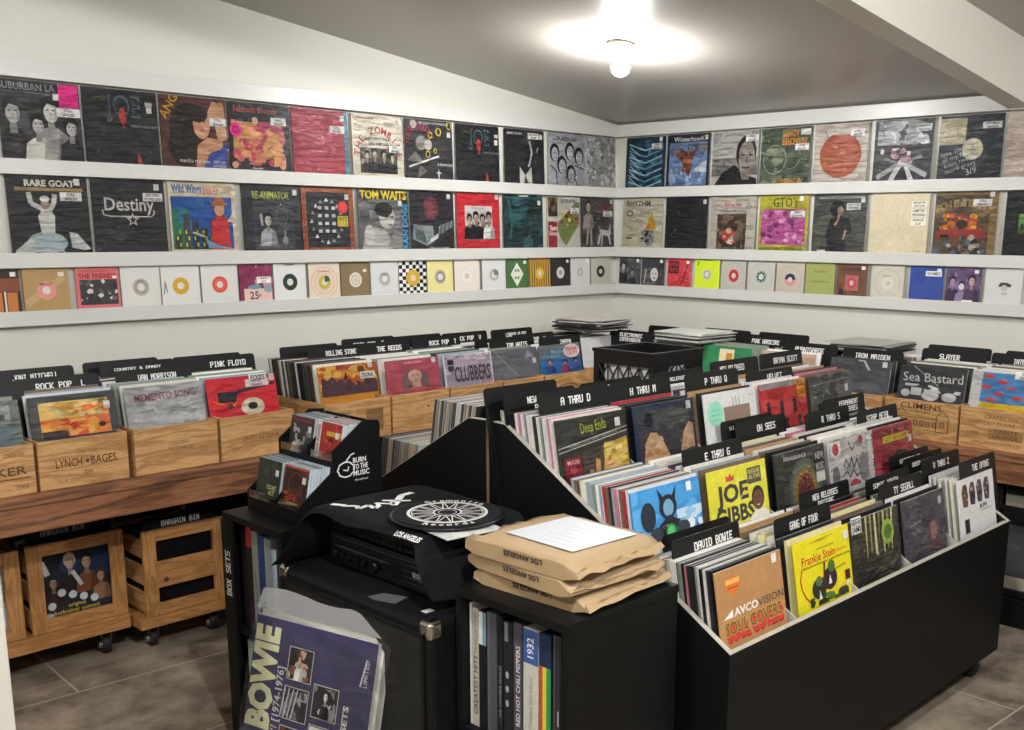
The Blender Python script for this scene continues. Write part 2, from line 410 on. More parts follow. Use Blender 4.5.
# ------------------------------------------------------------------ room
CS, C0 = .125, 2.341                      # the ceiling rises away from the right wall
def ceil_z(x): return C0-CS*x
X0, Y0 = -8.2, -8.0                        # far ends of the shop, behind the camera
mb = MB(); mb.box(X0-.1, Y0-.1, -.1, .1, .1, 0); struct(mb.obj('floor', M['floor']))
mb = MB(); mb.prism([(X0, 0), (0, 0), (0, ceil_z(0)+.1), (X0, ceil_z(X0)+.1)], 0, .1, 'y'); struct(mb.obj('wall_left', M['wall']))
mb = MB(); mb.box(0, Y0, 0, .1, 0, 2.62); struct(mb.obj('wall_right', M['wall']))
mb = MB(); mb.box(X0, Y0-.1, 0, .1, Y0, 3.6); struct(mb.obj('wall_back', M['wall']))
mb = MB(); mb.box(X0-.1, Y0, 0, X0, .1, 3.6); struct(mb.obj('wall_far_left', M['wall']))
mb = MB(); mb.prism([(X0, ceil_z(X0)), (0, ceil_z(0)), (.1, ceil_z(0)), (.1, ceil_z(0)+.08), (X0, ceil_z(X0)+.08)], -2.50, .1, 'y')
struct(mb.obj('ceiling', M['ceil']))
def up(x): return 2.53-.1*x
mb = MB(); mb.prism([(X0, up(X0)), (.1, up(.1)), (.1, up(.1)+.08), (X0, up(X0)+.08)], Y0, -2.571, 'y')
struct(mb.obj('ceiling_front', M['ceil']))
def bz(x): return 2.262-CS*x
mb = MB(); mb.prism([(X0, bz(X0)), (-.0005, bz(0)), (-.0005, up(0)+.05), (X0, up(X0)+.05)], -2.57, -2.46, 'y')
struct(mb.obj('trim_1', M['beam']))
# white corner of the partition at the left of the view
mb = MB(); mb.box(-5.05, -2.30, 0, -4.545, -2.16, 2.2); mb.box(-5.05, -2.32, 0, -4.53, -2.14, .09)
struct(mb.obj('trim_2', M['wall'], bevel=.004))

# ------------------------------------------------------------------ wall rails
RAILS = [(2.263, 2.335, 'cap'), (1.896, 1.956, 'top row of records'), (1.5316, 1.5915, 'middle row of records'), (1.3014, 1.3614, 'row of small records')]
for i, (z0, z1, what) in enumerate(RAILS):
    for wall in ('left', 'right'):
        mb = MB(); L = 6.2 if wall == 'left' else 5.2
        if wall == 'left':
            mb.box(-L, -.040, z0, -.0405, -.030, z1); mb.box(-L, -.030, z0, 0, -.0005, z0+.010) if i else mb.box(-L, -.030, z0+.01, -.0405, -.0005, z1)
        else:
            mb.box(-.040, -L, z0, -.030, -.0005, z1); mb.box(-.030, -L, z0, -.0005, -.031, z0+.010) if i else mb.box(-.030, -L, z0+.01, -.0005, -.0005, z1)
        lab = ('white ledge under the %s on the %s wall' % (what, wall)) if i else 'white board above the top row of records on the %s wall' % wall
        tag(mb.obj('display_rail', M['rail'], bevel=.0015), lab, 'ledge')

K='#26272a'
def wl(x0, x1, label, base, art, stick=(), z=1.945, S=.310, **k):
    """a record standing in the left-wall rail between x0 and x1"""
    W = min(S+.006, x1-x0-.002)
    return cover(label, base, art, ((x0+x1)/2, -.0255, z), 0, .035, S, W, stick=stick, t=.003, group=k.pop('group', None), sleeve=k.pop('sleeve', int(abs(x0)*7)), **k)
def wr(y0, y1, label, base, art, stick=(), z=1.945, S=.310, **k):
    W = min(S+.006, y1-y0-.002); dy = .014 if S > .2 else .004
    return cover(label, base, art, (-.0255, -(y0+y1)/2+(dy if y0 > .07 else 0), z), -pi/2, .035, S, W, stick=stick, t=.003, sleeve=k.pop('sleeve', int(y0*9)), **k)
def P(u=.86, v=.86): return ('s', u, v, .075, .085, '#dcdcd8', '')
def SL(u=.83, v=.72, w=.26, t=SEALED): return ('s', u, v, w, .11, '#e6e6e3', t)
G = ['#c9c9c6', '#8d8d8c', '#5d5d5e']
# --- left wall, top row
wl(-3.668, -3.352, 'grey cover of four people with a pink sticker, leftmost of the top row', '#3b3b3d', [
 ('t','SUBURBAN LA',.02,.885,.085,'#a9aaab','l',0,.0,.68),('r',.02,.85,.66,.856,'#8c8c8c'),('b',3,26,0,0,1,.8,.05,.16,['#303032','#3a3a3c','#2a2a2c','#444447']),
 ('man',.16,.0,.78,'#b5b4b0','#222224','#1f1f21'),('man',.62,.02,.80,'#c9c8c3','#1e1e20','#a2a19d'),('man',.45,-.02,.62,'#c4c2bd','#1e1e20','#d5d2ca'),('man',.86,.0,.58,'#bcbab5','#18181a','#26262a')],
 [('s',.855,.70,.25,.285,'#e0368c','|||','#f4a0cc'),SL(.84,.585,.30),P(.70,.78)])
JOE=[('b',5,14,0,.0,1,.5,.08,.2,['#222327','#2b2c31','#1e1f23']),('t','JOE',.30,.66,.26,'#56717a','l',0,.035,.46),('t','JOE',.318,.675,.232,K,'l',0,.0,.42),('t','LITTLE',.14,.85,.04,'#6d7a4a'),
 ('e',.515,.66,.05,.11,'#b34038'),('p',[(.49,.5),(.545,.5),(.53,.6)],'#8c322c'),('t','NIGHT AND DAY',.62,.52,.032,'#9b9da0'),('p',[(.66,0),(.74,0),(.72,.12),(.685,.2)],'#b54a38')]
wl(-3.347,-3.020,'black cover with JOE in outline letters, second from the left of the top row', K, JOE, [('s',.88,.8,.1,.06,'#b7b3ac'),P(.88,.72)])
wl(-3.019,-2.696,'brown cover with a long-haired woman in a blue dress, top row', '#5a3731', [
 ('b',11,14,0,0,1,1,.1,.25,['#5f3b34','#523029','#66423a']),('e',.42,.52,.30,.40,'#2a2020'),('e',.33,.30,.24,.26,'#241c1c'),('p',[(.60,.62),(.78,.96),(.95,.92),(.98,.45),(.84,.4),(.80,.62)],'#c79a76'),
 ('e',.60,.62,.125,.19,'#cf9d7c'),('e',.545,.78,.16,.12,'#2a2020'),('p',[(.52,.34),(.68,.46),(.9,.42),(.92,.05),(.48,.02)],'#c89572'),('p',[(.58,.02),(.95,.02),(.97,.4),(.86,.3),(.70,.24)],'#3c4fa3'),
 ('l',[(.56,.66),(.585,.66)],.02,'#38221c'),('l',[(.63,.67),(.66,.675)],.02,'#38221c'),('l',[(.58,.545),(.63,.55)],.022,'#a23c3c'),('t','ANGIE',.08,.66,.12,'#c8a43c','l',58,.02),('t','martha my love',.24,.10,.05,'#e7dfd8'),('t','BEST OF',.74,.10,.035,'#e7dfd8'),('t','LIVE SIDES',.74,.05,.03,'#e7dfd8')],
 [SL(.85,.62),('s',.9,.9,.06,.05,'#c9a84a')])
wl(-2.695,-2.376,'black cover with orange and pink figures under wavy red lettering, top row', '#25262c', [
 ('t','Sabbath Bloody',.08,.86,.09,'#c05a4c','l',0,.01,.72),('r',.06,.2,.86,.72,'#c79a56'),('b',17,60,.04,.10,.9,.74,.03,.10,['#b8506a','#cf6f72','#c9475f','#d78a62','#dfa06e','#a63d58']),('e',.42,.74,.05,.06,'#d9b691'),('e',.06,.1,.05,.05,'#d8a57a'),('e',.84,.1,.05,.05,'#d8a57a'),('t','blue label',.42,.05,.03,'#c6c6c6','c')],
 [('o',.10,.60,.10,'#e8409a','#b52470'),SL(.80,.70,.26)])
wl(-2.372,-2.046,'plain red cover in wrinkled plastic with a blue strip at its right, top row', '#a83547', [('b',23,16,.0,0,.9,1,.06,.2,['#a33145','#ae3c4d','#9e3042']),('r',.93,0,1,1,'#4f8fa6')],[SL(.80,.66,.28),P(.9,.85)])
wl(-2.030,-1.708,'cream cover with an arc of red lettering over a group photo, top row', '#cfc8b6', [('arc','THE ZOMBIES',.5,.34,.37,172,8,.105,'#a53440'),('r',.14,.08,.87,.48,'#4a4540'),('b',29,20,.15,.2,.86,.47,.03,.1,['#6d675f','#57524c','#8a8378']),('t',"SHE'S NOT THERE",.5,.60,.045,'#3d3d3b','c'),('t','TELL HER NO',.5,.52,.045,'#3d3d3b','c'),
 ('man',.27,.09,.34,'#c3b7a6','#1f1c1a','#262322'),('man',.42,.09,.38,'#c3b7a6','#1f1c1a','#2a2725'),('man',.60,.09,.36,'#c3b7a6','#1f1c1a','#23201f'),('man',.76,.09,.32,'#c3b7a6','#1f1c1a','#2a2725'),('t','zombies new sounds',.05,.93,.03,'#a54a50')],[SL(.82,.42,.26),P(.93,.88)])
wl(-1.702,-1.370,'dark grey cover with a red half wheel and yellow rings, top row', '#38373a', [('arc','||||||||||||||',.28,.62,.25,180,20,.09,'#c04050'),('e',.33,.62,.12,.12,'#8a8680'),('e',.17,.92,.07,.07,'#a7a39b'),('e',.47,.60,.08,.09,'#b5b0a5'),('o',.70,.82,.06,.07,.02,'#d6c64a'),('o',.52,.76,.045,.055,.015,'#d6c64a'),('o',.46,.44,.05,.06,.015,'#c8b940'),('o',.62,.5,.035,.045,.012,'#c8b940'),('o',.93,.94,.06,.07,.02,'#d6c64a'),('p',[(.02,.32),(.2,.48),(.36,.3)],'#77736f'),('p',[(.22,.03),(.28,.26),(.44,.16)],'#6f6b68'),('l',[(.06,.22),(.7,.42)],.03,'#d9d7d0'),('t','ANCIENT ASTRONAUTS',.28,.93,.04,'#d8d8d4'),('t','a horse jumps',.66,.26,.05,'#d8d8d4'),('l',[(.68,.02),(.68,.2)],.02,'#d8d8d4'),('l',[(.62,.14),(.74,.14)],.015,'#d8d8d4')],[P(.92,.74)])
wl(-1.352,-1.035,'black cover with JOE in outline letters, eighth from the left of the top row', K, JOE, [P(.92,.68),('s',.93,.8,.09,.06,'#c9c6bf')], sleeve=3)
wl(-1.002,-.668,'black and white cover with a white open collar, top row', '#29292c', [('b',37,20,0,.0,1,1,.08,.22,['#303034','#252528','#3a3a3e','#2b2b2e']),('p',[(.36,0),(.36,.34),(.5,.18),(.66,.34),(.68,0)],'#c6c5bf'),('p',[(.46,0),(.5,.2),(.6,.0)],'#4c4c4e'),('l',[(.62,.8),(.68,.6),(.62,.4),(.58,.34)],.04,'#b8b8b4'),('l',[(.84,.7),(.8,.6)],.03,'#a9a9a6'),('t','JAMES BAND',.06,.9,.045,'#b9b9b9')],[SL(.72,.84,.28,'RECORD|STORE'),P(.91,.85)])
wl(-.650,-.318,'silver cover with five black line-drawn faces, top row near the corner', '#a9acb0', [('t','DUKEAGES',.5,.87,.075,'#4c4e52','c',0,.03)]+[q for cx,cy in ((.17,.62),(.36,.40),(.58,.66),(.83,.58),(.60,.24)) for q in (('e',cx,cy+.02,.13,.17,'#26272a'),('e',cx+.01,cy-.01,.09,.13,'#b4b7bb'),('l',[(cx-.04,cy+.01),(cx-.01,cy+.01)],.015,'#222'+'222'),('l',[(cx+.03,cy+.01),(cx+.06,cy+.01)],.015,'#222222'),('l',[(cx-.02,cy-.08),(cx+.04,cy-.08)],.012,'#222222'))]+[('l',[(.05,.4),(.2,.3),(.22,.05)],.02,'#2a2b2e'),('l',[(.45,.2),(.5,.02)],.02,'#2a2b2e'),('l',[(.7,.2),(.78,.02)],.02,'#2a2b2e'),('l',[(.7,.42),(.95,.36)],.02,'#2a2b2e')])
wl(-.312,-.046,'crumpled silver foil cover, last of the top row before the corner', '#a8a8a6', [('b',41,150,0,0,1,1,.03,.09,['#8d8d8c','#c4c4c2','#a2a2a0','#777776','#d6d6d4','#969694'])])
# --- right wall, top row
wr(.106,.418,'teal cover of woven bright strokes, first of the top row right of the corner','#1d3346',[('b',43,40,.08,.04,.95,.94,.04,.12,['#3f6f86','#2f5870','#5b90a3','#28485e'])]+[('l',[(.08,.15+.12*i),(.5,.02+.12*i),(.92,.15+.12*i)],.03,['#8fc3cf','#5f9db0'][i%2]) for i in range(7)]+[('l',[(.1,.22+.12*i),(.35,.05+.12*i)],.015,'#d5eaee') for i in range(6)],[SL(.78,.76,.25),P(.88,.9)])
wr(.424,.750,'navy framed cover of a bird over ice with white title lettering, top row','#1f2533',[('r',.06,.05,.94,.85,'#6f86ab'),('b',47,30,.06,.05,.94,.4,.05,.14,['#8ea6c6','#5f789f','#9fb3cd','#7089b0']),('b',48,16,.06,.6,.94,.82,.06,.12,['#51678f','#43587e','#7d7a80']),('p',[(.2,.62),(.35,.72),(.5,.66),(.72,.72),(.6,.5),(.55,.2),(.45,.3),(.36,.5)],'#6b4238'),('b',49,14,.34,.3,.6,.68,.02,.06,['#8d5442','#4e3230','#a8684d']),('p',[(.6,.3),(.8,.45),(.94,.5),(.94,.28)],'#b9c4d0'),('t','WinterhawK',.16,.87,.085,'#e2e2da','l',0,.02,.72)],[P(.92,.88)])
wr(.756,1.090,'grey cover with a portrait of a short-haired man in a dark coat, top row','#a9a8a2',[('r',0,.36,1,.52,'#85847f'),('r',0,.2,1,.38,'#6f6e6a'),('b',51,10,0,.2,.6,.5,.03,.08,['#5c5b57','#7b7a75']),('p',[(.05,0),(.22,.24),(.5,.4),(.72,.22),(.98,.14),(1,0)],'#232326'),('e',.74,.60,.215,.31,'#2b2a29'),('e',.755,.52,.175,.30,'#8c857c'),('p',[(.62,.3),(.9,.3),(.82,.12),(.68,.12)],'#7a736b'),('e',.60,.55,.02,.05,'#5d5751'),('b',52,14,.62,.26,.9,.7,.02,.05,['#9a9389','#77706a','#a69f95','#6b655f']),('l',[(.64,.56),(.72,.565)],.03,'#2c2825'),('l',[(.80,.565),(.88,.56)],.03,'#2c2825'),('l',[(.755,.52),(.76,.42)],.03,'#5d5650'),('l',[(.68,.34),(.84,.34)],.025,'#4a413d')],[SL(.86,.80,.28)])
wr(1.093,1.418,'mottled green cover with orange lettering at top and bottom, top row','#4e5849',[('b',53,90,0,0,1,1,.03,.11,['#58634f','#444d41','#6b7660','#3b423b','#7d876f','#505c4a']),('o',.3,.45,.24,.26,.02,'#8d967c'),('o',.62,.5,.2,.22,.015,'#7f8a70'),('t','SAVOY',.44,.84,.11,'#cf8a3a','l',0,.04,.34),('t','BROWN',.44,.70,.11,'#cf8a3a','l',0,.04,.48),('t','LOOKING IN',.30,.02,.10,'#cf8a3a','l',0,.02,.58)],[SL(.84,.60,.28),('s',.9,.86,.2,.1,'#d5d8d2')])
wr(1.430,1.760,'beige cover with one large rust coloured apple, top row','#b9b1a6',[('e',.5,.48,.39,.38,'#a4573f'),('e',.5,.84,.16,.03,'#b9b1a6'),('b',57,18,.2,.2,.8,.72,.05,.13,['#ab6046','#9c503a','#b06a4f']),('l',[(.20,.90),(.24,.80)],.015,'#5b5147'),('l',[(.25,.44),(.22,.36),(.32,.34)],.014,'#c98f76'),('l',[(.36,.64),(.45,.6)],.014,'#d8a48c')],[SL(.80,.78,.26)])
wr(1.775,2.121,'black cover with a white and pink splash like a spread fan, top row','#2c2d31',[('b',59,26,.05,.6,.95,.98,.06,.18,['#9fa0a3','#6d6e72','#c4c5c7','#4a4b4f']),('p',[(.5,.36),(.06,.12),(.1,.05),(.5,.28)],'#9fa1a2'),('p',[(.5,.36),(.94,.14),(.92,.06),(.52,.28)],'#a7a9aa'),('p',[(.46,.36),(.26,.0),(.36,.0),(.52,.3)],'#d2d2d0'),('p',[(.5,.36),(.64,0),(.74,0),(.56,.34)],'#c9c9c7'),('p',[(.48,.3),(.16,.36),(.2,.42)],'#77797b'),('p',[(.52,.3),(.86,.38),(.82,.44)],'#77797b'),('b',60,22,.30,.24,.70,.55,.03,.07,['#a07a80','#b99aa0','#7e6268','#d5c7c9']),('p',[(.36,.0),(.5,.26),(.62,.0)],'#17171a'),('e',.15,.50,.035,.045,'#d9d9d6')],[SL(.84,.80,.26,'ORIGINAL|PRESSING')])
wr(2.131,2.462,'black cover with a cream square, a cream disc and white handwriting, top row','#262c33',[('b',61,16,0,0,1,1,.1,.25,['#2a3038','#22272e','#2f363f']),('r',.0,.56,.42,.96,'#b3ac8e'),('b',62,16,.02,.6,.40,.94,.03,.06,['#a39c80','#c2bb9e']),('e',.54,.48,.165,.165,'#bdb69c'),('l',[(.54,.56),(.54,.4)],.02,'#86816b'),('l',[(.46,.47),(.62,.47)],.015,'#86816b')]+[('t',t,.06+.03*i,.36-.085*i,.075,'#b9bdc0','l',18,-.01) for i,t in enumerate(('love smooth','all my fancy','from twelve','more gravy'))]+[('t','3/9',.48,.08,.1,'#b9bdc0','l',18,-.01)],[('s',.82,.78,.3,.1,'#c9cbca','CITY BEAT|SINGLES')])
wr(2.470,2.790,'pinkish beige cover at the right edge of the top row','#b7a89c',[('b',63,30,0,0,1,1,.08,.25,['#bcaea2','#b1a196','#c3b6ab']),('e',.62,.55,.12,.16,'#8b6f63')])
# --- left wall, middle row
zm=1.581
def wlm(*a,**k): return wl(*a,z=zm,**k)
def wrm(*a,**k): return wr(*a,z=zm,**k)
wlm(-3.668,-3.348,'black cover of a white singer riding a pale horse, middle row at the left','#2a2a2d',[('t','RARE GOAT',.22,.88,.075,'#e3dfd2','l',0,.06,.62),('r',.1,.82,.94,.86,'#a3895a'),('e',.44,.16,.25,.14,'#9fb0b5'),('p',[(.02,.0),(.05,.07),(.24,.22),(.34,.10),(.3,.04)],'#c6cac6'),('p',[(.2,.05),(.6,.05),(.66,.02),(.6,.12),(.24,.12)],'#b5bec0'),('p',[(.72,.30),(.82,.28),(.98,.08),(.9,.06),(.74,.1)],'#c3c7c4'),('p',[(.38,.26),(.54,.26),(.56,.5),(.50,.6),(.42,.6),(.35,.5)],'#cfcfca'),('l',[(.44,.58),(.28,.66),(.26,.80)],.06,'#cfcfca'),('l',[(.50,.58),(.56,.66),(.58,.78)],.06,'#cfcfca'),('e',.45,.65,.05,.07,'#a98e7c'),('e',.45,.72,.06,.04,'#dcdcd6')],[SL(.78,.70,.28),P(.87,.9)])
wlm(-3.339,-3.015,'black cover with Destiny in old white lettering over a star, middle row','#2b2a2d',[('b',67,14,0,0,1,1,.1,.25,['#2f2e31','#272629','#333236']),('t','Destiny',.16,.59,.17,'#c9c7c3','l',0,.02,.68),('l',[(.13,.60),(.14,.53),(.24,.51),(.80,.51),(.84,.56),(.83,.60)],.015,'#c9c7c3'),('p',[(.53+r*cos(pi/2+i*pi/5),.465+r*sin(pi/2+i*pi/5)) for i in range(10) for r in [(.095,.04)[i%2]]],'#c9c7c3'),('p',[(.53+r*cos(pi/2+i*pi/5),.465+r*sin(pi/2+i*pi/5)) for i in range(10) for r in [(.06,.026)[i%2]]],'#2b2a2d'),('b',68,10,.2,.18,.55,.36,.03,.07,['#39383b','#424144'])],[SL(.83,.72,.28,'RECORD|STORE DAY'),P(.89,.87)])
wlm(-3.008,-2.679,'cartoon cover of a man in a red coat before a night city, middle row','#d8cbb0',[('t','Wild Wings',.05,.86,.11,'#2f63a8','l',0,.05,.45),('t','Back To',.52,.89,.05,'#c0554a','l',0,.03),('t','BASICS',.52,.84,.05,'#c0554a','l',0,.03),('r',.03,.06,.95,.80,'#2d5aa2'),('r',.03,.06,.3,.62,'#2f7a68'),('b',71,10,.03,.3,.95,.78,.05,.12,['#3566b0','#2a5192','#3c78a8'])]+[('r',.06+.13*i,.06,.16+.13*i,.26+.1*((i*7)%4),['#39463f','#4a5048','#343d49'][i%3]) for i in range(6)]+[('r',.08+.13*i+.04*q,.1+.09*j,.105+.13*i+.04*q,.15+.09*j,'#d6cf3e') for i in range(6) for q in (0,1) for j in range(3) if (i+q+j)%2]+[('p',[(.60,.06),(.62,.46),(.72,.54),(.88,.50),(.9,.06)],'#c93a3a'),('e',.75,.62,.08,.09,'#cf9d7c'),('e',.75,.71,.14,.035,'#b06d40'),('e',.75,.74,.075,.06,'#b06d40'),('p',[(.5,.22),(.68,.12),(.95,.06),(.55,.08)],'#7fa9cf'),('l',[(.32,.30),(.5,.24)],.03,'#d9d4cc'),('p',[(.86,.46),(.95,.58),(.95,.44)],'#e0d8c8')],[('s',.9,.9,.1,.06,'#c9bfa5')])
wlm(-2.650,-2.336,'black cover with a scientist at a bench under yellow-green lettering, middle row','#35363b',[('t','RE-ANIMATOR',.18,.80,.11,'#c3c75a','l',0,.02,.62),('r',.19,.06,.86,.76,'#5a5c62'),('r',.2,.07,.85,.75,'#3f4046'),('b',73,10,.2,.3,.85,.75,.08,.18,['#44464c','#3b3c42']),('r',.22,.07,.84,.16,'#55585d'),('man',.42,.10,.5,'#b9b3aa','#2a2a2c','#b5b7b8'),('l',[(.32,.4),(.3,.58)],.04,'#b9b3aa'),('e',.70,.18,.05,.06,'#8f9498'),('l',[(.70,.2),(.70,.34)],.03,'#8f9498'),('o',.66,.56,.1,.16,.01,'#77797e')],[P(.90,.86)])
wlm(-2.334,-2.030,'black cover with an orange printed border and a ring of white figures, middle row','#303136',[('r',0,0,1,1,'#a3583c'),('r',.03,.02,.97,.98,'#b86a4b'),('r',.09,.07,.91,.93,'#313238')]+[('t','KALEIDOSCOPE',.08,.935,.045,'#703018','l',0,.02,.84),('t','KALEIDOSCOPE',.08,.015,.045,'#703018','l',0,.02,.84),('t','KALEIDOSCOPE',.075,.08,.05,'#703018','l',90,.02,.84),('t','KALEIDOSCOPE',.97,.08,.05,'#703018','l',90,.02,.84)]+[('p',[(x-.035,y-.025),(x+.035,y-.025),(x,y+.035)],c) for i in range(16) for x,y,c in [(.47+.29*cos(i*pi/8),.48+.33*sin(i*pi/8),['#e6e6e2','#8d8d8f'][i%2])]]+[('r',.30+.13*i,.30+.12*j,.37+.13*i,.35+.12*j,'#c9c9c6') for i in range(3) for j in range(4)],[('o',.78,.70,.095,'#dc4038','#e9584c'),('s',.77,.40,.20,.16,'#d9c445','JAZZ|SOUL','#6b5a20'),P(.86,.82)])
wlm(-2.014,-1.678,'grey photo cover with yellow title lettering and blue lettering down its right side, middle row','#6a6a69',[('b',79,30,0,0,.82,.84,.07,.2,['#77777a','#5b5b5d','#838385','#6d6d6f']),('r',0,.84,1,1,'#3a3a3c'),('t','TOM WAITS',.04,.85,.13,'#e0c62e','l',0,.05,.93),('r',.88,.0,1,.84,'#2f3034'),('t','RAIN DOGS',.98,.04,.10,'#4a9fd0','l',90,.05,.74),('e',.56,.56,.16,.20,'#b9b6b0'),('e',.5,.68,.18,.12,'#2b2b2c'),('p',[(.05,0),(.1,.26),(.3,.4),(.5,.36),(.62,.2),(.66,0)],'#b1aea9'),('e',.2,.26,.1,.17,'#c3c0ba'),('p',[(.55,.08),(.72,.36),(.86,.3),(.86,.02)],'#8c8a87'),('l',[(.52,.56),(.58,.57)],.025,'#39383a'),('l',[(.64,.56),(.69,.57)],.025,'#39383a'),('l',[(.58,.43),(.66,.43)],.02,'#4a4648')],[P(.83,.74)])
wlm(-1.672,-1.374,'black cover with grey block lettering under a dim red disc, middle row','#303034',[('e',.47,.72,.17,.2,'#6a3a40'),('e',.47,.72,.11,.13,'#7d454a'),('p',[(.03,.2),(.36,.08),(.52,.24),(.5,.42),(.06,.44)],'#84908f'),('p',[(.08,.4),(.3,.3),(.34,.12),(.1,.2)],'#525d5f'),('p',[(.38,.10),(.62,.22),(.62,.3),(.44,.2)],'#c9cfca'),('p',[(.62,.26),(.95,.40),(.97,.52),(.64,.42)],'#73807f'),('l',[(.66,.28),(.7,.42)],.02,'#30343a'),('l',[(.76,.32),(.8,.46)],.02,'#30343a'),('l',[(.86,.37),(.9,.5)],.02,'#30343a'),('t','LIVE IN CONCERT',.40,.02,.04,'#c9cfca')],[P(.88,.88)])
wlm(-1.368,-1.018,'bright red cover with a small photo of a band in black, middle row','#c4303a',[('r',.18,.18,.82,.78,'#c9c7c4'),('r',.18,.18,.82,.42,'#6e6d6d'),('b',83,10,.18,.3,.82,.5,.03,.08,['#8b8a8a','#5a5959'])]+[('man',.28+.15*i,.2,.44+.04*(i%2),'#b9a396','#161618',['#1c1c1e','#222226','#1a1a1c','#d7d7d4'][i]) for i in range(4)],[P(.92,.9)])
wlm(-1.010,-.678,'very dark teal cover with dim shapes, middle row','#22383b',[('b',87,34,.0,0,1,1,.07,.2,['#27464a','#1c2c2f','#2c5054','#1f3437','#335e60']),('l',[(.12,.9),(.2,.5),(.15,.2)],.04,'#3f6d6e'),('r',0,.94,1,.96,'#48706f')],[P(.90,.82),('s',.5,.97,.25,.03,'#c5c9c6')])
wlm(-.648,-.360,'white cover with a football pitch wedge and a red panel, middle row','#c9c6bb',[('p',[(.3,.5),(.98,.98),(.98,.5),(.55,.06),(.3,.3)],'#7d8a55'),('b',89,20,.32,.4,.95,.8,.02,.05,['#c9493a','#d8c65a','#46432f','#6a7a48','#a03a2e']),('r',.02,.62,.3,.98,'#4d4031'),('b',90,12,.02,.64,.3,.97,.04,.09,['#67523a','#332b24','#8a6c48']),('r',.02,.03,.28,.52,'#a03440'),('t','Sam',.07,.36,.09,'#eee6e0','l',0,.03),('t','Rivera',.05,.26,.08,'#eee6e0','l',0,.03),('t','LA PLATA',.4,.88,.07,'#3b4a3a'),('p',[(.55,.06),(.98,.5),(.98,.02),(.6,.02)],'#cbc9c0')],[SL(.82,.68,.24),P(.93,.89)])
wlm(-.354,-.048,'dark brown-grey cover with a pale figure and a white horse, middle row','#4a4646',[('b',93,26,0,0,1,1,.06,.18,['#514c4c','#413d3e','#5a5454','#474243']),('man',.22,.4,.55,'#b5a9a0','#3a3030','#a59a94'),('l',[(.2,.4),(.16,.08)],.06,'#a59a94'),('l',[(.28,.4),(.30,.06)],.06,'#a59a94'),('p',[(.52,.44),(.58,.38),(.82,.36),(.88,.5),(.9,.3),(.82,.24),(.6,.28)],'#d0cdca'),('l',[(.58,.3),(.5,.08)],.05,'#d0cdca'),('l',[(.64,.28),(.6,.05)],.04,'#c4c1be'),('l',[(.82,.3),(.88,.08)],.05,'#d0cdca'),('t','MARBLE INDEX',.55,.82,.05,'#b0503c','l',0,.02,.38),('t','SWAN SONG',.6,.76,.05,'#b0503c','l',0,.02,.33)],[SL(.80,.64,.28),P(.91,.89)])
# --- right wall, middle row
wrm(.058,.412,'cream cover with doodles and a clown under RHYTHM, middle row right of the corner','#c5bfa8',[('t','RHYTHM',.08,.84,.11,'#45433c','l',0,.02,.6),('o',.17,.70,.09,.06,.02,'#3a3933'),('t','Zone',.42,.68,.08,'#6d6a5d','l',0,-.01),('o',.28,.48,.13,.15,.012,'#8d897a'),('l',[(.28,.62),(.42,.6),(.48,.5)],.012,'#8d897a'),('p',[(.58,.4),(.72,.74),(.84,.44),(.84,.38)],'#c9a02e'),('p',[(.6,.4),(.7,.4),(.66,.5)],'#c55a3a'),('p',[(.48,.34),(.58,.40),(.78,.36),(.8,.14),(.64,.06),(.5,.2)],'#88888a'),('b',97,16,.48,.12,.8,.36,.02,.05,['#45464a','#b3b5b8','#2e2f33']),('r',.1,.2,.24,.23,'#54524a'),('t','AT PARK',.14,.26,.03,'#54524a')])
wrm(.418,.758,'plain black cover with a faint grey line at the top, middle row','#232327',[('b',99,16,0,0,1,1,.1,.25,['#27272b','#1f1f22','#2c2c30']),('t','----------------------',.16,.82,.05,'#4f4f53','l',0,0,.7)],[P(.92,.87)],sleeve=4)
wrm(.762,1.084,'off-white cover with a brown picture of a red-dressed figure, middle row','#b9b2a6',[('r',.16,.02,.80,.68,'#54443a'),('b',101,36,.17,.04,.79,.66,.04,.11,['#6b5748','#3d322c','#7d6a55','#4c3e34','#8b7a63']),('e',.42,.28,.14,.13,'#b2453c'),('e',.43,.38,.06,.06,'#c79e84'),('b',102,12,.3,.08,.6,.3,.02,.05,['#c9564a','#d8ccc0','#97342f']),('t','Back to Italy',.32,.82,.065,'#b5454a','l',0,.02,.36),('t','memories of Miss Lonnie',.24,.73,.035,'#7d7ca0')],[('s',.84,.8,.24,.09,'#c6c0b6','STILL|SEALED')])
wrm(1.088,1.436,"olive yellow cover with a pink blotchy picture under GTO's, middle row",'#b4ad3c',[('t',"GTO's",.28,.80,.16,'#4b5a2c','l',0,.02,.5),('r',.05,.13,.95,.76,'#b65a94'),('b',107,90,.05,.13,.95,.76,.02,.08,['#a8508a','#d98fb8','#c573a6','#7a3a68','#e0a9c8','#b4609a']),('t','PERMANENT DAMAGE',.05,.03,.055,'#5d6a2e','l',0,.02,.88)],[SL(.80,.62,.3,'MINT|ORIGINAL'),P(.86,.9)])
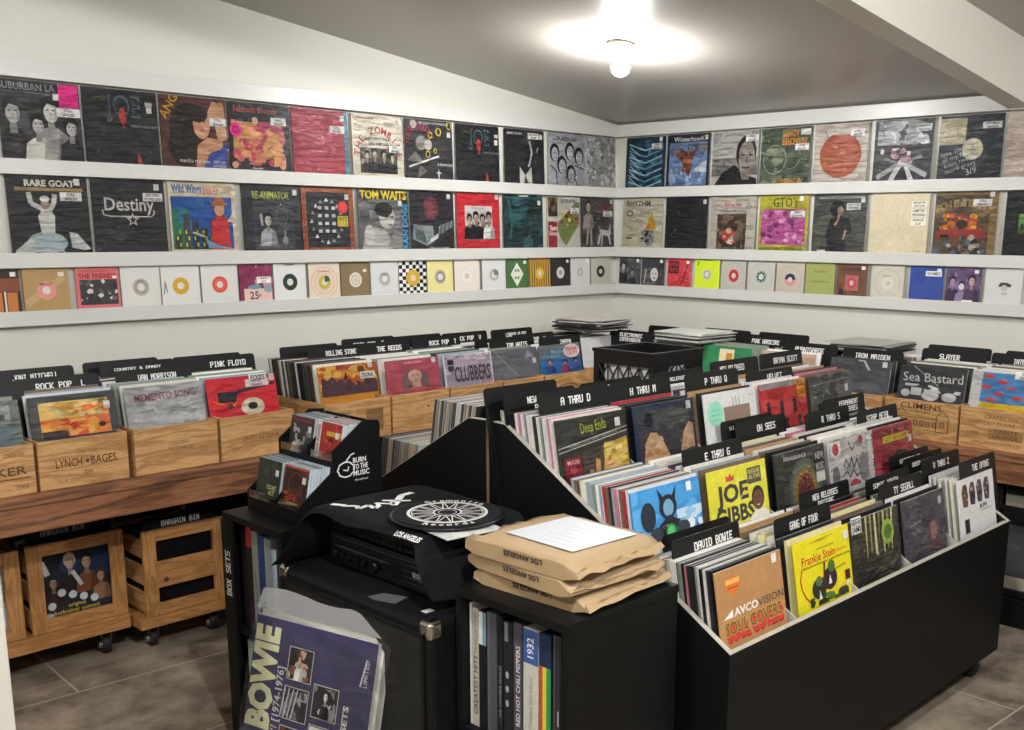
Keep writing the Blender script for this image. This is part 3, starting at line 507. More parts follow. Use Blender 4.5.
wrm(1.440,1.780,'dark grey-green cover with a seated figure in black, middle row','#4a4c47',[('b',109,24,0,0,1,1,.08,.2,['#50534c','#434640','#585b52','#4a4b49']),('r',.1,.93,.95,.97,'#8a8c88'),('e',.46,.76,.14,.15,'#232326'),('e',.52,.72,.06,.08,'#9a7f6e'),('p',[(.26,.3),(.34,.6),(.5,.66),(.68,.6),(.76,.4),(.64,.3),(.66,.02),(.36,.02)],'#2b2b2e'),('l',[(.5,.68),(.48,.56),(.42,.48)],.04,'#a08676'),('l',[(.64,.4),(.6,.24)],.04,'#a58a7a')],[SL(.76,.74,.26,'HARD TO FIND|RECORD'),P(.93,.86),('s',.2,.01,.16,.05,'#dcdcd8')])
wrm(1.784,2.124,'plain cream cover with white stickers at its right, middle row','#c9bd9f',[('r',.02,.02,.98,.98,'#cbc0a3'),('b',113,10,.02,.02,.98,.98,.1,.3,['#cdc2a6','#c7bb9d']),('t','john lennon',.78,.06,.02,'#8b7f62')],[('s',.83,.77,.26,.10,'#e2ded2','MONSTER|EDITION'),('s',.83,.62,.26,.13,'#e2ded2','LIMITED|PRESSING'),('s',.83,.48,.26,.12,'#e2ded2','REISSUE|2 LP')],sleeve=None)
wrm(2.138,2.462,'brown cover of a red mound with flames in a tan border, middle row','#8c744b',[('r',.0,0,.88,.96,'#5a4c3c'),('b',117,16,0,.6,.88,.95,.07,.16,['#6b5a46','#574a3a','#7d6b52']),('p',[(.04,.34),(.2,.5),(.44,.68),(.7,.5),(.86,.36),(.86,.28),(.04,.28)],'#9a3a38'),('b',118,24,.1,.42,.7,.68,.03,.06,['#e0a23a','#f0c45a','#d87a32','#c9552e']),('arc','IRON BUTTERFLY',.45,-.08,.86,118,62,.11,'#b29a6c'),('b',119,40,.02,.02,.86,.34,.03,.07,['#3d3430','#8b8078','#c2b6a8','#5b6f7d','#6d3b36','#2a2523']),('e',.46,.5,.09,.08,'#3a302c')],[SL(.76,.78,.30),P(.9,.92)])
wrm(2.494,2.800,'black cover with a small green landscape square, right edge of the middle row','#23272a',[('b',121,12,0,0,1,1,.1,.2,['#272c2e','#1f2326']),('r',.22,.36,.5,.66,'#6f9a4c'),('r',.22,.36,.5,.46,'#4d6b3c'),('e',.28,.46,.03,.06,'#2e3b2a'),('o',.3,.86,.1,.05,.012,'#56645e')])
# --- small records
zs=1.3535
def ring(c, hole='#cfcdc6', r=.215, cx=.5, cy=.5, inner=None): return [('e',cx,cy,r,r,c)]+([('o',cx,cy,r*.72,r*.72,.03,inner)] if inner else [])+[('e',cx,cy,r*.42,r*.42,hole)]
def wls(x0,x1,label,base,art,stick=(),**k): return wl(x0,x1,label,base,art,stick,z=zs,S=.174,sleeve=k.pop('sleeve',None),name='single_record',m='paper',**k)
def wrs(y0,y1,label,base,art,stick=(),**k): return wr(y0,y1,label,base,art,stick,z=zs,S=.174,sleeve=k.pop('sleeve',None),name='single_record',m='paper',**k)
PS=('s',.86,.84,.12,.10,'#e3e0da')
WH='#cfcec8'
wls(-3.826,-3.648,'small brown picture sleeve with two orange panels, far left of the bottom row','#3a2b27',[('r',.3,.5,1,.8,'#7d4a36'),('r',.36,.04,.6,.48,'#b9743f'),('r',.7,.04,.92,.48,'#b9743f'),('r',.64,.02,.68,.5,'#d8cfc4')],[PS])
wls(-3.642,-3.455,'tan paper sleeve with a pink record label, left end of the bottom row','#a8895c',[('l',[(.05,.2),(.9,.8)],.16,'#b59a70')]+ring('#d58c82')+[('t','IMPACT',.5,.62,.06,'#6d4a40','c')],[('s',.84,.82,.14,.1,'#d9cdb8')])
wls(-3.433,-3.246,'pink picture sleeve with a dark crowd photo, bottom row','#cc6a6c',[('r',.08,.12,.96,.72,'#3b3a3a'),('b',131,30,.08,.12,.96,.72,.03,.1,['#2a2929','#5c5a58','#8f8b86','#c9c4bd','#353333']),('t','THE FRIENDS',.06,.75,.11,'#8a3038','l',0,.04,.88),('t','music appreciates',.1,.9,.06,'#a84c50')],[('s',.9,.74,.1,.06,'#ead8d4')])
wls(-3.242,-3.066,'white sleeve with a pale grey label, fourth from the left of the bottom row',WH,ring('#a9a39c',inner='#8b857e')+[('t','PIXIE',.5,.62,.05,'#7a5a50','c')],[])
wls(-3.064,-2.880,'white sleeve with a golden yellow label, bottom row','#d2d1cc',ring('#c99a2e')+[('l',[(.06,.3),(.1,.62),(.14,.34)],.03,'#7a7f88')],[])
wls(-2.876,-2.690,'white sleeve with a red label at the left, bottom row',WH,ring('#cc4a3c',inner='#d8695a'),[])
wls(-2.685,-2.508,'maroon picture sleeve with a 25 price card, bottom row','#7c3050',[('b',137,14,0,.3,1,1,.06,.15,['#8a3a5c','#6d2946','#b28a98']),('r',.12,.02,.96,.36,'#d9b7ae'),('e',.44,.4,.2,.06,'#5f8f9a'),('e',.84,.34,.13,.1,'#7f9aa2'),('t','25',.28,.08,.2,'#2a2a2c','l',0,.02),('t','%',.55,.14,.08,'#2a2a2c')],[('s',.72,.5,.42,.17,'#ece8e4','A PERFECT|DAY')])
wls(-2.504,-2.326,'white sleeve with a thick dark green ring label, bottom row','#d3d4d1',ring('#25352f',r=.23)+[('e',.5,.965,.18,.015,'#55554f')],[])
wls(-2.313,-2.127,'cream sleeve printed with pale pink swirls, bottom row','#d6c7b4',[('o',.5,.46,.44,.44,.03,'#cfa79c'),('o',.5,.46,.34,.34,.03,'#cfa79c'),('o',.5,.46,.26,.26,.03,'#d5b0a2')]+ring('#b5ab4a',r=.2,cy=.46)+[('p',[(.5,.46),(.68,.5),(.64,.62),(.52,.66)],'#3a4a3e'),('t','PEPPERMINT',.28,.74,.05,'#b0554c')],[])
wls(-2.124,-1.945,'brown paper sleeve with a white label, bottom row','#7b6a4d',ring('#cfccc3',hole='#c1b9a4',inner='#9d988e'),[('s',.82,.72,.12,.08,'#dad4c6')])
wls(-1.941,-1.764,'white sleeve with a grey printed label, left of the checkered sleeve','#c9cac9',ring('#b1afab',r=.22,inner='#8f8d8a')+[('t','WALT',.5,.6,.06,'#3e3c3a','c')],[])
wls(-1.760,-1.577,'black and white checkered sleeve with a yellow label, bottom row','#e3e3df',[('r',i/8,j/9,(i+1)/8,(j+1)/9,'#141416') for i in range(8) for j in range(9) if (i+j)%2]+ring('#c2a032',hole='#d9b5a5',r=.25),[])
wls(-1.571,-1.387,'pale yellow sleeve with a grey label, bottom row','#d9d08f',ring('#a9a39a',inner='#6c675f',r=.22),[])
wls(-1.379,-1.196,'blush white sleeve with a faint arc on its label, bottom row','#d8cec6',ring('#dcd5ce',hole='#bcb2aa')+[('arc','......',.5,.5,.2,170,10,.1,'#6d625c')],[])
wls(-1.174,-.991,'white sleeve with a grey half label, left of the green diamond sleeve','#cfd0cf',ring('#bcbdbb',inner='#85868a')+[('p',[(.5,.5),(.7,.5),(.66,.64),(.5,.7)],'#6d6f70')],[])
wls(-.989,-.812,'green sleeve with a white diamond, bottom row','#47693f',[('p',[(.5,.88),(.80,.5),(.5,.1),(.2,.5)],'#d6d8cd')]+[('e',.44+.12*i,.62-.24*j,.045,.05,'#5a7a52') for i in (0,1) for j in (0,1)],[PS])
wls(-.803,-.624,'yellow and brown striped sleeve, bottom row','#c09a3e',[('r',i/9,0,i/9+.055,.86,'#6d4c20') for i in range(9)]+[('r',0,.86,1,1,'#a67c38')]+ring('#c9a840',r=.2),[])
wls(-.621,-.450,'black sleeve with a white label, bottom row near the corner','#2c292c',ring('#c6c3bf',hole='#8f8a88',r=.2),[PS])
wls(-.445,-.272,'white sleeve with a cream label, second from the corner on the left wall','#c6c6c3',ring('#b9b2a4',r=.16,inner='#948c7c'),[PS])
wls(-.269,-.070,'beige sleeve with a thick black ring label, last before the corner','#b3b0a4',ring('#2c2b29',r=.21,hole='#bdb7a8'),[])
wrs(.053,.232,'dark photo sleeve of two people, first right of the corner in the bottom row','#4a4a4d',[('b',141,24,0,0,1,1,.06,.15,['#55555a','#3c3c40','#66666a']),('man',.2,.1,.75,'#aaa8a5','#1e1e20','#2a2a2d'),('man',.62,.0,.6,'#8d8b88','#1c1c1e','#303034')],[PS])
wrs(.238,.430,'dark photo sleeve with one pale masked face, bottom row','#3d3d40',[('b',143,22,0,0,1,1,.06,.14,['#47474b','#2e2e31','#5d5d61']),('e',.56,.42,.17,.24,'#c6c5c2'),('e',.5,.46,.03,.03,'#2a2a2c'),('e',.63,.46,.03,.03,'#2a2a2c'),('e',.57,.3,.04,.03,'#2a2a2c'),('l',[(.12,.1),(.2,.6)],.05,'#a5a5a3')],[PS])
wrs(.440,.637,'red picture sleeve with black drawing, bottom row','#c43f46',[('b',147,16,0,0,1,.8,.05,.14,['#cf4c52','#b7343c','#d86468']),('r',.05,.5,.48,.92,'#2c2024'),('t','BOSTON',.08,.74,.12,'#c43f46','l',0,.03,.36),('t','TROTS',.08,.56,.12,'#c43f46','l',0,.03,.36),('l',[(.6,.1),(.75,.5),(.9,.95)],.05,'#5a2028'),('l',[(.3,.1),(.6,.4),(.9,.3)],.04,'#8a2a34')],[PS])
wrs(.647,.846,'fluorescent yellow sleeve with a grey label, bottom row','#cbe02e',ring('#c9ccbc',r=.19,inner='#7d8468')+[('l',[(.1,.8),(.16,.94)],.06,'#7c9a3a'),('r',.3,.97,.7,.99,'#7c8a30')],[])
wrs(.854,1.022,'pale grey sleeve with a red ring label, bottom row on the right wall','#b5b2a8',[('o',.5,.5,.42,.42,.02,'#a8a59b')]+ring('#b0303a',r=.21,hole='#c6bdb0'),[])
wrs(1.032,1.222,'pale sleeve with a teal and black spoked label, bottom row','#b9b7ae',[('o',.5,.5,.42,.42,.02,'#adaba2'),('e',.5,.5,.2,.2,'#7fa29a')]+[('e',.5+.13*cos(i*pi/4),.5+.13*sin(i*pi/4),.035,.035,'#20282a') for i in range(8)]+[('e',.5,.5,.09,.09,'#c5c3ba')],[])
wrs(1.226,1.410,'pale beige sleeve with a navy and pink label, bottom row','#b9b0a2',[('o',.5,.45,.42,.42,.02,'#aca496'),('e',.5,.45,.2,.2,'#c98c84'),('p',[(.3,.45),(.7,.45),(.64,.6),(.5,.65),(.36,.6)],'#23304a'),('e',.5,.45,.08,.08,'#c9c0b4')],[])
wrs(1.416,1.596,'plain olive green sleeve with red print, bottom row','#98a05c',[('t','FATHERS',.3,.70,.07,'#8a4a34'),('t','STRAWBERRY LANE',.2,.4,.05,'#7a6038'),('r',0,0,1,.03,'#858c50')],[])
wrs(1.604,1.793,'brown picture sleeve with a pink disc in a square, bottom row','#6a4738',[('b',151,12,0,0,1,.7,.08,.16,['#744f3e','#5e3f32']),('t','Conscript',.18,.80,.11,'#2c211d','l',0,.02,.62),('r',.28,.2,.72,.66,'#a8625c'),('e',.5,.43,.15,.17,'#b83c50'),('e',.5,.43,.07,.08,'#c9b6a8'),('r',.1,.08,.24,.24,'#24202a')],[PS])
wrs(1.804,2.006,'ivory sleeve with a pale embossed circle, bottom row','#c2beaf',[('o',.5,.48,.4,.42,.03,'#b1ad9e'),('e',.5,.48,.2,.2,'#cdc9bb'),('t','Reprise',.34,.66,.05,'#6f6b60'),('r',.4,.06,.85,.28,'#d0cdc3'),('r',.42,.08,.83,.26,'#bfbbb0'),('e',.52,.46,.03,.03,'#77736a')],[])
wrs(2.023,2.210,'plain royal blue sleeve with a white name sticker, bottom row','#33478f',[('b',153,12,0,0,1,1,.1,.25,['#374c97','#2f4286','#3c529d'])],[('s',.70,.72,.48,.15,'#ecece8','THE SHAMBLES'),PS])
wrs(2.217,2.402,'purple photo sleeve of three figures, bottom row','#5d4b6b',[('b',157,26,0,0,1,1,.06,.15,['#6c587a','#4c3c5a','#7f6c8b','#5a4868']),('man',.2,.05,.7,'#a58a9c','#2a2030','#3a2e46'),('man',.46,.0,.62,'#b49aa8','#2a2030','#8a7a9a'),('man',.74,.05,.75,'#bf9a94','#2a2030','#493a54'),('e',.46,.46,.08,.09,'#d0c6d0'),('r',.5,.03,.8,.09,'#dcd6da')],[PS])
wrs(2.413,2.602,'white sleeve with a black printed half label, right end of the bottom row','#c9cac6',[('p',[(.36,.5),(.42,.62),(.6,.62),(.72,.56),(.7,.5)],'#3e403c'),('e',.53,.46,.09,.09,'#b5b6b2'),('r',.46,.3,.62,.33,'#8a8b86')],[])

# ------------------------------------------------------------------ counters along both walls
def counter(label, side):
    t = thing('record_counter', label, 'counter', (0, 0, 0), 0 if side == 'L' else -pi/2)
    # local frame: x along the wall, front towards -y
    a0, a1 = (-6.2, -.05) if side == 'L' else (.75, 5.2)
    wm = M['plank'] if side == 'L' else M['plank']
    b = MB(); b.box(a0, -.75, .742, a1, -.012, .772); b.obj('worktop', wm, t, bevel=.003)
    b = MB(); b.box(a0, -.742, .645, a1, -.712, .741); b.obj('front_plank', wm, t, bevel=.003)
    n = 0
    for x in ([-5.6, -2.95, -.9] if side == 'L' else [.85, 3.35, 4.9]):
        for y in (-.66, -.10):
            b = MB(); b.box(x-.035, y-.035, 0, x+.035, y+.035, .742); b.obj('leg', M['blackmatte'], t)
    b = MB(); b.box(a0, -.06, .05, a1, -.04, .741); b.obj('back_panel', M['blackmatte'], t)
    return t
counter('long wooden counter carrying wine crates along the left wall', 'L')
counter('long wooden counter carrying wine crates along the right wall', 'R')

def frame(kind, a, d):
    return ((a, d), 0) if kind == 'L' else ((d, -a), -pi/2)

# ------------------------------------------------------------------ filed records, seen edge-on
LEAN = radians(10)
EDGE = [('#c9c6be','#d5d3cd'),('#2a2a2c','#8f8f8f'),('#9c3236','#b7b4ae'),('#d6d2c4','#e0dfda'),('#6b5a49','#a8a39a'),('#3c4f6d','#aeb2b6'),('#d9cf98','#cfccc2'),('#b86f84','#c9bfc2'),
        ('#17171a','#5b5b5d'),('#e4e3df','#e9e8e4'),('#7f8a7a','#b9bcb5'),('#a9855a','#c2b8a6'),('#c7c7c9','#d9dadb'),('#54374e','#9a9299'),('#8d9aa3','#c5cacd'),('#3a3a38','#a3a29d')]
_fm = {}
def filed_mesh(i, t, S=.315):
    k = (i, t, S)
    if k not in _fm:
        sp, top = EDGE[i]; top = tuple(c*.72 for c in lin(top)); b = MB(); b.box(-S/2, -t/2, 0, S/2, t/2, S, sp)
        b.c[1] = top; b.c[3] = top
        _fm[k] = b.mesh('filed_record', M['print'], fix=False)
    return _fm[k]
RF = random.Random(5)
REST = MB()        # the many records showing least: one uncounted mass
def rest(i, t, loc, rot, S=.315):
    sp, top = EDGE[i]
    REST.T = Matrix.Translation(loc) @ Matrix.Rotation(rot[2], 4, 'Z') @ Matrix.Rotation(rot[1], 4, 'Y') @ Matrix.Rotation(rot[0], 4, 'X')
    REST.box(-S/2, -t/2, 0, S/2, t/2, S, sp); REST.c[-5] = top; REST.c[-3] = top
def filed(kind, a, d0, d1, z, n, label, group, t=.007, pal=None, lean=LEAN, rz_add=0, avoid=(), stuff=False):
    for i in range(n):
        d = d0+(d1-d0)*(i+.5)/n
        if stuff:
            (x, y), rz = frame(kind, a+.1575+RF.uniform(-.004, .004), d)
            rest(RF.choice(pal or range(len(EDGE))), t, (x, y, z+RF.uniform(0, .004)), (-lean+RF.uniform(-.008, .008), 0, rz)); continue
        if any(abs(d-q) < .006 for q in avoid): d += .008
        o = meshobj('vinyl_record', filed_mesh(RF.choice(pal or [0,1,3,4,6,8,9,10,11,12,14,15,0,9,12,8,0,1,14,2,7,13]), t))
        (x, y), rz = frame(kind, a+.1575+RF.uniform(-.004, .004), d)
        o.location = (x, y, z+RF.uniform(0, .004)); o.rotation_euler = (-lean+RF.uniform(-.008, .008), 0, rz+rz_add)
        tag(o, label, 'record', group)

_dv = {}
def card_mesh(w=.318, h=.372, r=.014, t=.0028):
    if 'c' not in _dv:
        pts = [(-w/2, 0), (w/2, 0)]
        for q in range(5): a = q*pi/8; pts.append((w/2-r+r*cos(a), h-r+r*sin(a)))
        for q in range(5): a = pi/2+q*pi/8; pts.append((-w/2+r+r*cos(a), h-r+r*sin(a)))
        b = MB(); b.prism(pts, -t/2, t/2, 'y'); _dv['c'] = b.mesh('divider_card', M['card'])
    return _dv['c']
def divider(kind, a, dt, zt, text, label, off=0, h=.024, lean=LEAN, group=None):
    """black plastic divider whose top edge starts at a, stands at depth dt and height zt"""
    o = meshobj('divider_card', card_mesh())
    L = .372
    (x, y), rz = frame(kind, a+.159, dt-L*sin(lean))
    o.location = (x, y, zt-L*cos(lean)); o.rotation_euler = (-lean, 0, rz)
    tag(o, label, 'divider', group)
    ls = [s for s in text.split('|')] if text.strip() else []
    if ls:
        b = MB()
        for i, s in enumerate(ls):
            hh = h if len(ls) == 1 else h*.85
            pixel_text(b, s, off, L-.016-hh-i*(hh+.006)-(.006 if len(ls) == 1 else 0), .0165*len(s)*(.8 if len(s) > 11 else 1), hh, -.0017)
        b.obj('lettering', M['white'], o, fix=False)
    return o

# ------------------------------------------------------------------ wine crates
def crate(kind, a0, a1, label, stamp=(), dark=False, d=-.69, zt=.950, zb=.773, deep=.50):
    (x, y), rz = frame(kind, a0, d)
    t = thing('wine_crate', label, 'crate', (x, y, zb), rz)
    W = a1-a0; Hh = zt-zb; th = .012
    b = MB(); b.box(0, 0, .0, W, th, Hh); f = b.obj('front_panel', M['pine'], t, bevel=.0015)
    b = MB(); b.box(0, deep-th, 0, W, deep, Hh); b.obj('back_panel', M['pine'], t)
    for q in (0, W-th): b = MB(); b.box(q, th, 0, q+th, deep-th, Hh); b.obj('side_panel', M['piney'], t, bevel=.0015)
    b = MB(); b.box(th, th, 0, W-th, deep-th, .01); b.obj('base', M['pine'], t)
    if stamp:
        b = MB(); draw_art(b, stamp, Hh, -.0004, W=W); 
        for v in b.v: v.x += W/2
        s = b.obj('printed_stamp', M['paper'], f, fix=False)
    return t
ST = '#553b22'
crate('L', -4.235, -3.892, 'wine crate cut off by the left edge of the picture', [('t','KER',.62,.42,.16,ST,'l',0,.02,.3),('l',[(.6,.34),(.95,.34)],.02,ST),('t','2003',.7,.78,.08,ST,'l',0,0,.12),('t','2003',.8,.12,.09,ST,'l',0,0,.12)])
crate('L', -3.880, -3.558, 'wine crate stamped LYNCH BAGES under the yellow and red painted cover', [('t','CHATEAU',.42,.66,.07,'#644728','l',0,0,.24),('t','LYNCH',.18,.42,.17,ST,'l',0,.02,.29),('e',.53,.50,.02,.04,ST),('t','BAGES.',.57,.42,.17,ST,'l',0,.02,.31),('t','2004',.48,.24,.08,ST,'l',0,0,.1),('t','12 B',.2,.12,.08,'#644728','l',0,0,.09)])
crate('L', -3.532, -3.192, 'wine crate with a small two-line stamp under the silver cover', [('t','CONTINU',.40,.56,.09,'#644728','l',0,0,.24),('t','- ROTTVALLIS',.36,.44,.09,'#644728','l',0,0,.32)])
crate('L', -3.178, -2.842, 'wine crate stamped SAINT ESTEPHE under the bright red cover', [('t','SAINT ESTEPHE',.28,.42,.10,'#644728','l',0,0,.5),('t','2004',.14,.2,.08,'#644728','l',0,0,.1)])
crate('L', -2.690, -2.338, 'wine crate with its left side showing, under the orange battle cover', [('t','PAUILLAC',.2,.7,.08,'#644728','l',0,0,.35),('r',.62,.2,.88,.75,'#7a5c38'),('t','MIS EN',.65,.52,.09,'#9a7748','l',0,0,.2),('t','BOUTEILLE',.64,.34,.09,'#9a7748','l',0,0,.22)])
crate('L', -2.326, -1.990, 'plain wine crate with one knot, under the pink portrait cover', [('e',.62,.62,.02,.03,'#3d2a18')])
crate('L', -1.978, -1.640, 'plain wine crate under the lavender cover with dark letters')
crate('L', -1.628, -1.350, 'plain wine crate behind the black divider cards, under the grey cover')
crate('L', -1.335, -.992, 'reddish wine crate with an oval stamp under the blue and grey cover', [('o',.5,.3,.34,.4,.03,'#6d4a30')])
crate('L', -.935, -.602, 'wine crate in the room corner under the dark fanned stack', d=-.62)
crate('R', 1.500, 1.830, 'wine crate half hidden behind the island, under the brown board')
crate('R', 1.870, 2.250, 'wine crate under the dark grey cover on the right counter')
crate('R', 2.268, 2.618, 'wine crate stamped CLIMENS with a drawing of a house', [('t','CLIMENS',.5,.78,.15,ST,'c',0,.02,.56),('t','1er CRU',.42,.68,.06,ST,'l',0,0,.2),('l',[(.16,.28),(.16,.62),(.24,.78),(.32,.62)],.012,ST),('l',[(.72,.62),(.80,.80),(.88,.62),(.88,.24),(.72,.24),(.72,.62)],.012,ST),('l',[(.2,.3),(.2,.56),(.72,.56)],.014,ST),('l',[(.16,.28),(.88,.24)],.014,ST)]+[('o',.27+.085*i,.42,.028,.07,.012,ST) for i in range(6)]+[('o',.80,.44,.03,.08,.012,ST),('t','2005',.46,.1,.07,ST,'l',0,0,.1)])
crate('R', 2.628, 2.985, 'wine crate with rows of burnt lettering, at the right edge', [('t','GRAND VIN',.3,.76,.09,'#644728','l',0,0,.4),('t','CHATEAU CLAIRE HENRI',.1,.60,.09,'#6b4c2c','l',0,0,.8),('r',.36,.26,.78,.52,'#8b6a42'),('t','TISSOT',.42,.42,.10,ST,'l',0,.02,.3),('t','LALANDE',.42,.30,.09,ST,'l',0,.02,.3),('t','1989',.1,.34,.09,'#6b4c2c','l',0,0,.14),('t','12BT',.82,.34,.09,'#6b4c2c','l',0,0,.14),('t','APPELLATION CONTROLEE',.16,.12,.07,'#644728','l',0,0,.6)])
crate('R', 3.005, 3.345, 'wine crate beyond the right edge of the picture')
zc = .789
def lc(a, d, label, base, art, stick=(), **k): return cover(label, base, art, (a+.1575, d, zc), 0, k.pop('lean', LEAN), .313, .315, stick=stick, vb=.46, **k)
def rc(a, d, label, base, art, stick=(), **k): return cover(label, base, art, (d, -(a+.1575), zc), -pi/2, k.pop('lean', LEAN), .313, .315, stick=stick, vb=.46, **k)
lc(-4.215,-.655,'grey-green cover in the crate cut off by the left edge','#6d7672',[('r',.06,.5,.9,.92,'#98a49c'),('b',201,20,.06,.5,.9,.9,.05,.12,['#aeb8ae','#7f8b86','#8d9a92']),('r',.06,.05,.9,.46,'#5f7077'),('r',.7,.6,.84,.72,'#4a5350')],sleeve=1)
lc(-3.870,-.655,'dark bordered cover with a yellow and red painting, in the crate stamped LYNCH BAGES','#47494b',[('r',.11,.10,.90,.86,'#d9b562'),('b',203,50,.11,.45,.90,.86,.06,.16,['#cfc07a','#e0b860','#d8a850','#c9b070','#e6c984']),('b',204,40,.11,.10,.90,.5,.06,.15,['#d0502f','#e08a3c','#c93f2e','#e8a850','#d96a38']),('b',205,8,.5,.5,.9,.75,.04,.08,['#e07a40','#d95a34']),('r',.11,.10,.40,.24,'#3c3436'),('e',.80,.28,.04,.06,'#3b3330'),('e',.83,.78,.05,.06,'#7a7448')],[P(.88,.62)],sleeve=2)
lc(-3.520,-.655,'silver cover with wavy dark red lettering in glossy plastic, fourth crate','#a9aaaa',[('b',207,30,0,0,1,1,.08,.2,['#b3b4b4','#9fa0a1','#bcbdbd']),('t','MEMENTO SONG',.12,.66,.16,'#8c4a55','l',2,.02,.78)],sleeve=3)
lc(-3.185,-.650,'bright red cover with a black tone arm and a cream disc, SAINT ESTEPHE crate','#d22f3c',[('b',209,12,0,0,1,.8,.08,.2,['#d83642','#cb2b38']),('r',.14,.40,.40,.66,'#2c2b33'),('p',[(.40,.54),(.46,.60),(.98,.74),(.98,.80),(.42,.68),(.40,.62)],'#2c2b33'),('e',.62,.24,.17,.22,'#d9d2b8'),('e',.62,.26,.07,.09,'#26262a'),('p',[(.30,.28),(.44,.48),(.36,.30)],'#e08a2e'),('p',[(.08,.46),(.26,.34),(.12,.38)],'#e08a2e'),('e',.30,.30,.04,.06,'#4a3a40')],[('s',.74,.84,.26,.10,'#eceae6','FIXES'),('s',.72,.72,.34,.10,'#e6cfcf','ROCK|CLASSIC'),P(.94,.84)],sleeve=4)
lc(-2.640,-.620,'orange and yellow cover of a battle in silhouette, crate with its side showing','#cf8a2e',[('b',211,60,0,.3,1,1,.06,.16,['#e0a83c','#c9732a','#e6bc55','#b8552a','#d9983a']),('p',[(.02,.2),(.04,.72),(.14,.62),(.22,.72),(.3,.56),(.34,.66),(.42,.5),(.5,.62),(.6,.44),(.74,.5),(.9,.58),(.98,.5),(.98,.2)],'#4a2f3a'),('b',212,20,.04,.3,.96,.6,.03,.08,['#5e3a40','#3d2832','#74464a']),('p',[(.4,.6),(.46,.82),(.48,.6)],'#5a3036'),('e',.72,.84,.06,.1,'#7a4038'),('b',213,8,.3,.88,.7,1,.05,.1,['#a03a34','#b8483a'])],[('s',.82,.58,.26,.10,'#e4e2dc','ORIGINAL'),P(.88,.86)],sleeve=5)
lc(-2.300,-.655,"pink cover with a woman's face, crate with one knot",'#b4505f',[('b',217,14,0,0,1,1,.1,.2,['#ba5866','#ad4a59']),('t','SAMS BEEN',.34,.88,.05,'#e0b8bc','l',0,.02,.34),('p',[(.26,.2),(.30,.6),(.46,.74),(.66,.68),(.78,.42),(.8,.2)],'#7a5f60'),('e',.52,.52,.13,.18,'#c9a08c'),('p',[(.44,.2),(.46,.4),(.6,.4),(.62,.2)],'#c09580'),('l',[(.46,.56),(.50,.56)],.02,'#4a3034'),('l',[(.55,.56),(.59,.56)],.02,'#4a3034'),('l',[(.49,.42),(.56,.42)],.02,'#9a3a44')],[P(.90,.84)],sleeve=0)
lc(-1.965,-.665,'lavender cover with tall dark letters and a white edge','#d5d2d4',[('r',.03,.03,.97,.97,'#a394a4'),('b',219,30,.03,.4,.97,.97,.06,.16,['#b3a5b2','#94869a','#c4b8c2']),('t','CLUBBERS',.2,.22,.42,'#3d3a44','l',0,.03,.74),('r',.08,.72,.2,.86,'#26262a'),('r',.08,.54,.2,.68,'#3c3a40')],[P(.9,.9)],sleeve=1)
lc(-1.640,-.660,'grey cover with a small purple emblem, behind the black divider cards','#6d6f73',[('b',223,14,0,0,1,1,.1,.2,['#74767a','#66686c']),('l',[(.06,.95),(.5,.2)],.03,'#8f9195'),('p',[(.7,.66),(.8,.9),(.92,.66),(.82,.72)],'#a9a0b8'),('o',.81,.72,.1,.12,.02,'#8a7aa0')],[P(.92,.5)],sleeve=2)
lc(-1.318,-.668,'grey and blue cover with a FREAK OUT bubble, reddish crate near the corner','#6f7478',[('r',0,0,1,.56,'#3f86bd'),('t','The',.62,.86,.09,'#6fbfe6','l',0,.03),('t','Mothers',.30,.72,.13,'#6fbfe6','l',0,.03,.4),('t','of Invention',.06,.59,.12,'#6fbfe6','l',0,.03,.44),('r',0,.0,1,.55,'#2f74b0'),('man',.24,.14,.42,'#c98a6a','#4a2a24','#2f4f8a'),('man',.60,.1,.40,'#c9608a','#3a2a50','#a03a5a'),('man',.86,.14,.38,'#b06a9a','#2a2440','#3a5aa0'),('e',.78,.76,.2,.22,'#ecdcd8'),('t','FREAK',.78,.77,.11,'#c8303c','c',0,.04,.30),('t','OUT!',.78,.63,.11,'#c8303c','c',0,.04,.26)],sleeve=3)
rc(1.93,-.655,'dark grey cover with a pale diagonal streak, right counter','#525458',[('b',227,20,0,0,1,1,.08,.2,['#595b5f','#4b4d51','#616367']),('l',[(.46,.98),(.56,.98),(.66,.72)],.04,'#c6c7c8')],[P(.9,.84)],sleeve=4)
rc(2.295,-.655,'dark grey cover with scratchy white lettering over white skulls, in the crate stamped CLIMENS','#404145',[('t','Sea Bastard',.06,.56,.24,'#d8d8d6','l',3,.0,.9),('l',[(.2,.98),(.6,.5)],.015,'#b9b9b9'),('b',229,8,.1,.30,.94,.5,.05,.10,['#d5d5d3','#e0e0de']),('e',.5,.22,.13,.14,'#d0d0ce'),('e',.78,.22,.11,.12,'#d0d0ce'),('e',.12,.24,.07,.1,'#c9c9c7'),('r',.2,.2,.36,.4,'#d0d0ce')],sleeve=5)
rc(2.632,-.655,'blue cover with red clouds, a yellow foot and a white strip, right edge','#4f8ac0',[('r',0,0,.15,1,'#cfcdc8'),('r',.15,0,1,.22,'#d9b92e')]+[('e',x,y,.075,.055,'#cc4a48') for x,y in ((.24,.9),(.22,.62),(.40,.46),(.56,.62),(.66,.40),(.80,.66),(.86,.46),(.44,.78),(.92,.84),(.30,.30))]+[('r',x-.07,y-.06,x+.07,y-.01,'#4f8ac0') for x,y in ((.56,.62),)],[SL(.74,.88,.3)],sleeve=0)
rc(1.520,-.640,'beige-brown boxed cover on the right counter behind the island','#a58a72',[('r',0,.9,1,1,'#b8a08a')],sleeve=None)
rc(3.02,-.655,'grey cover in the crate beyond the right edge','#77797b',[],sleeve=None)
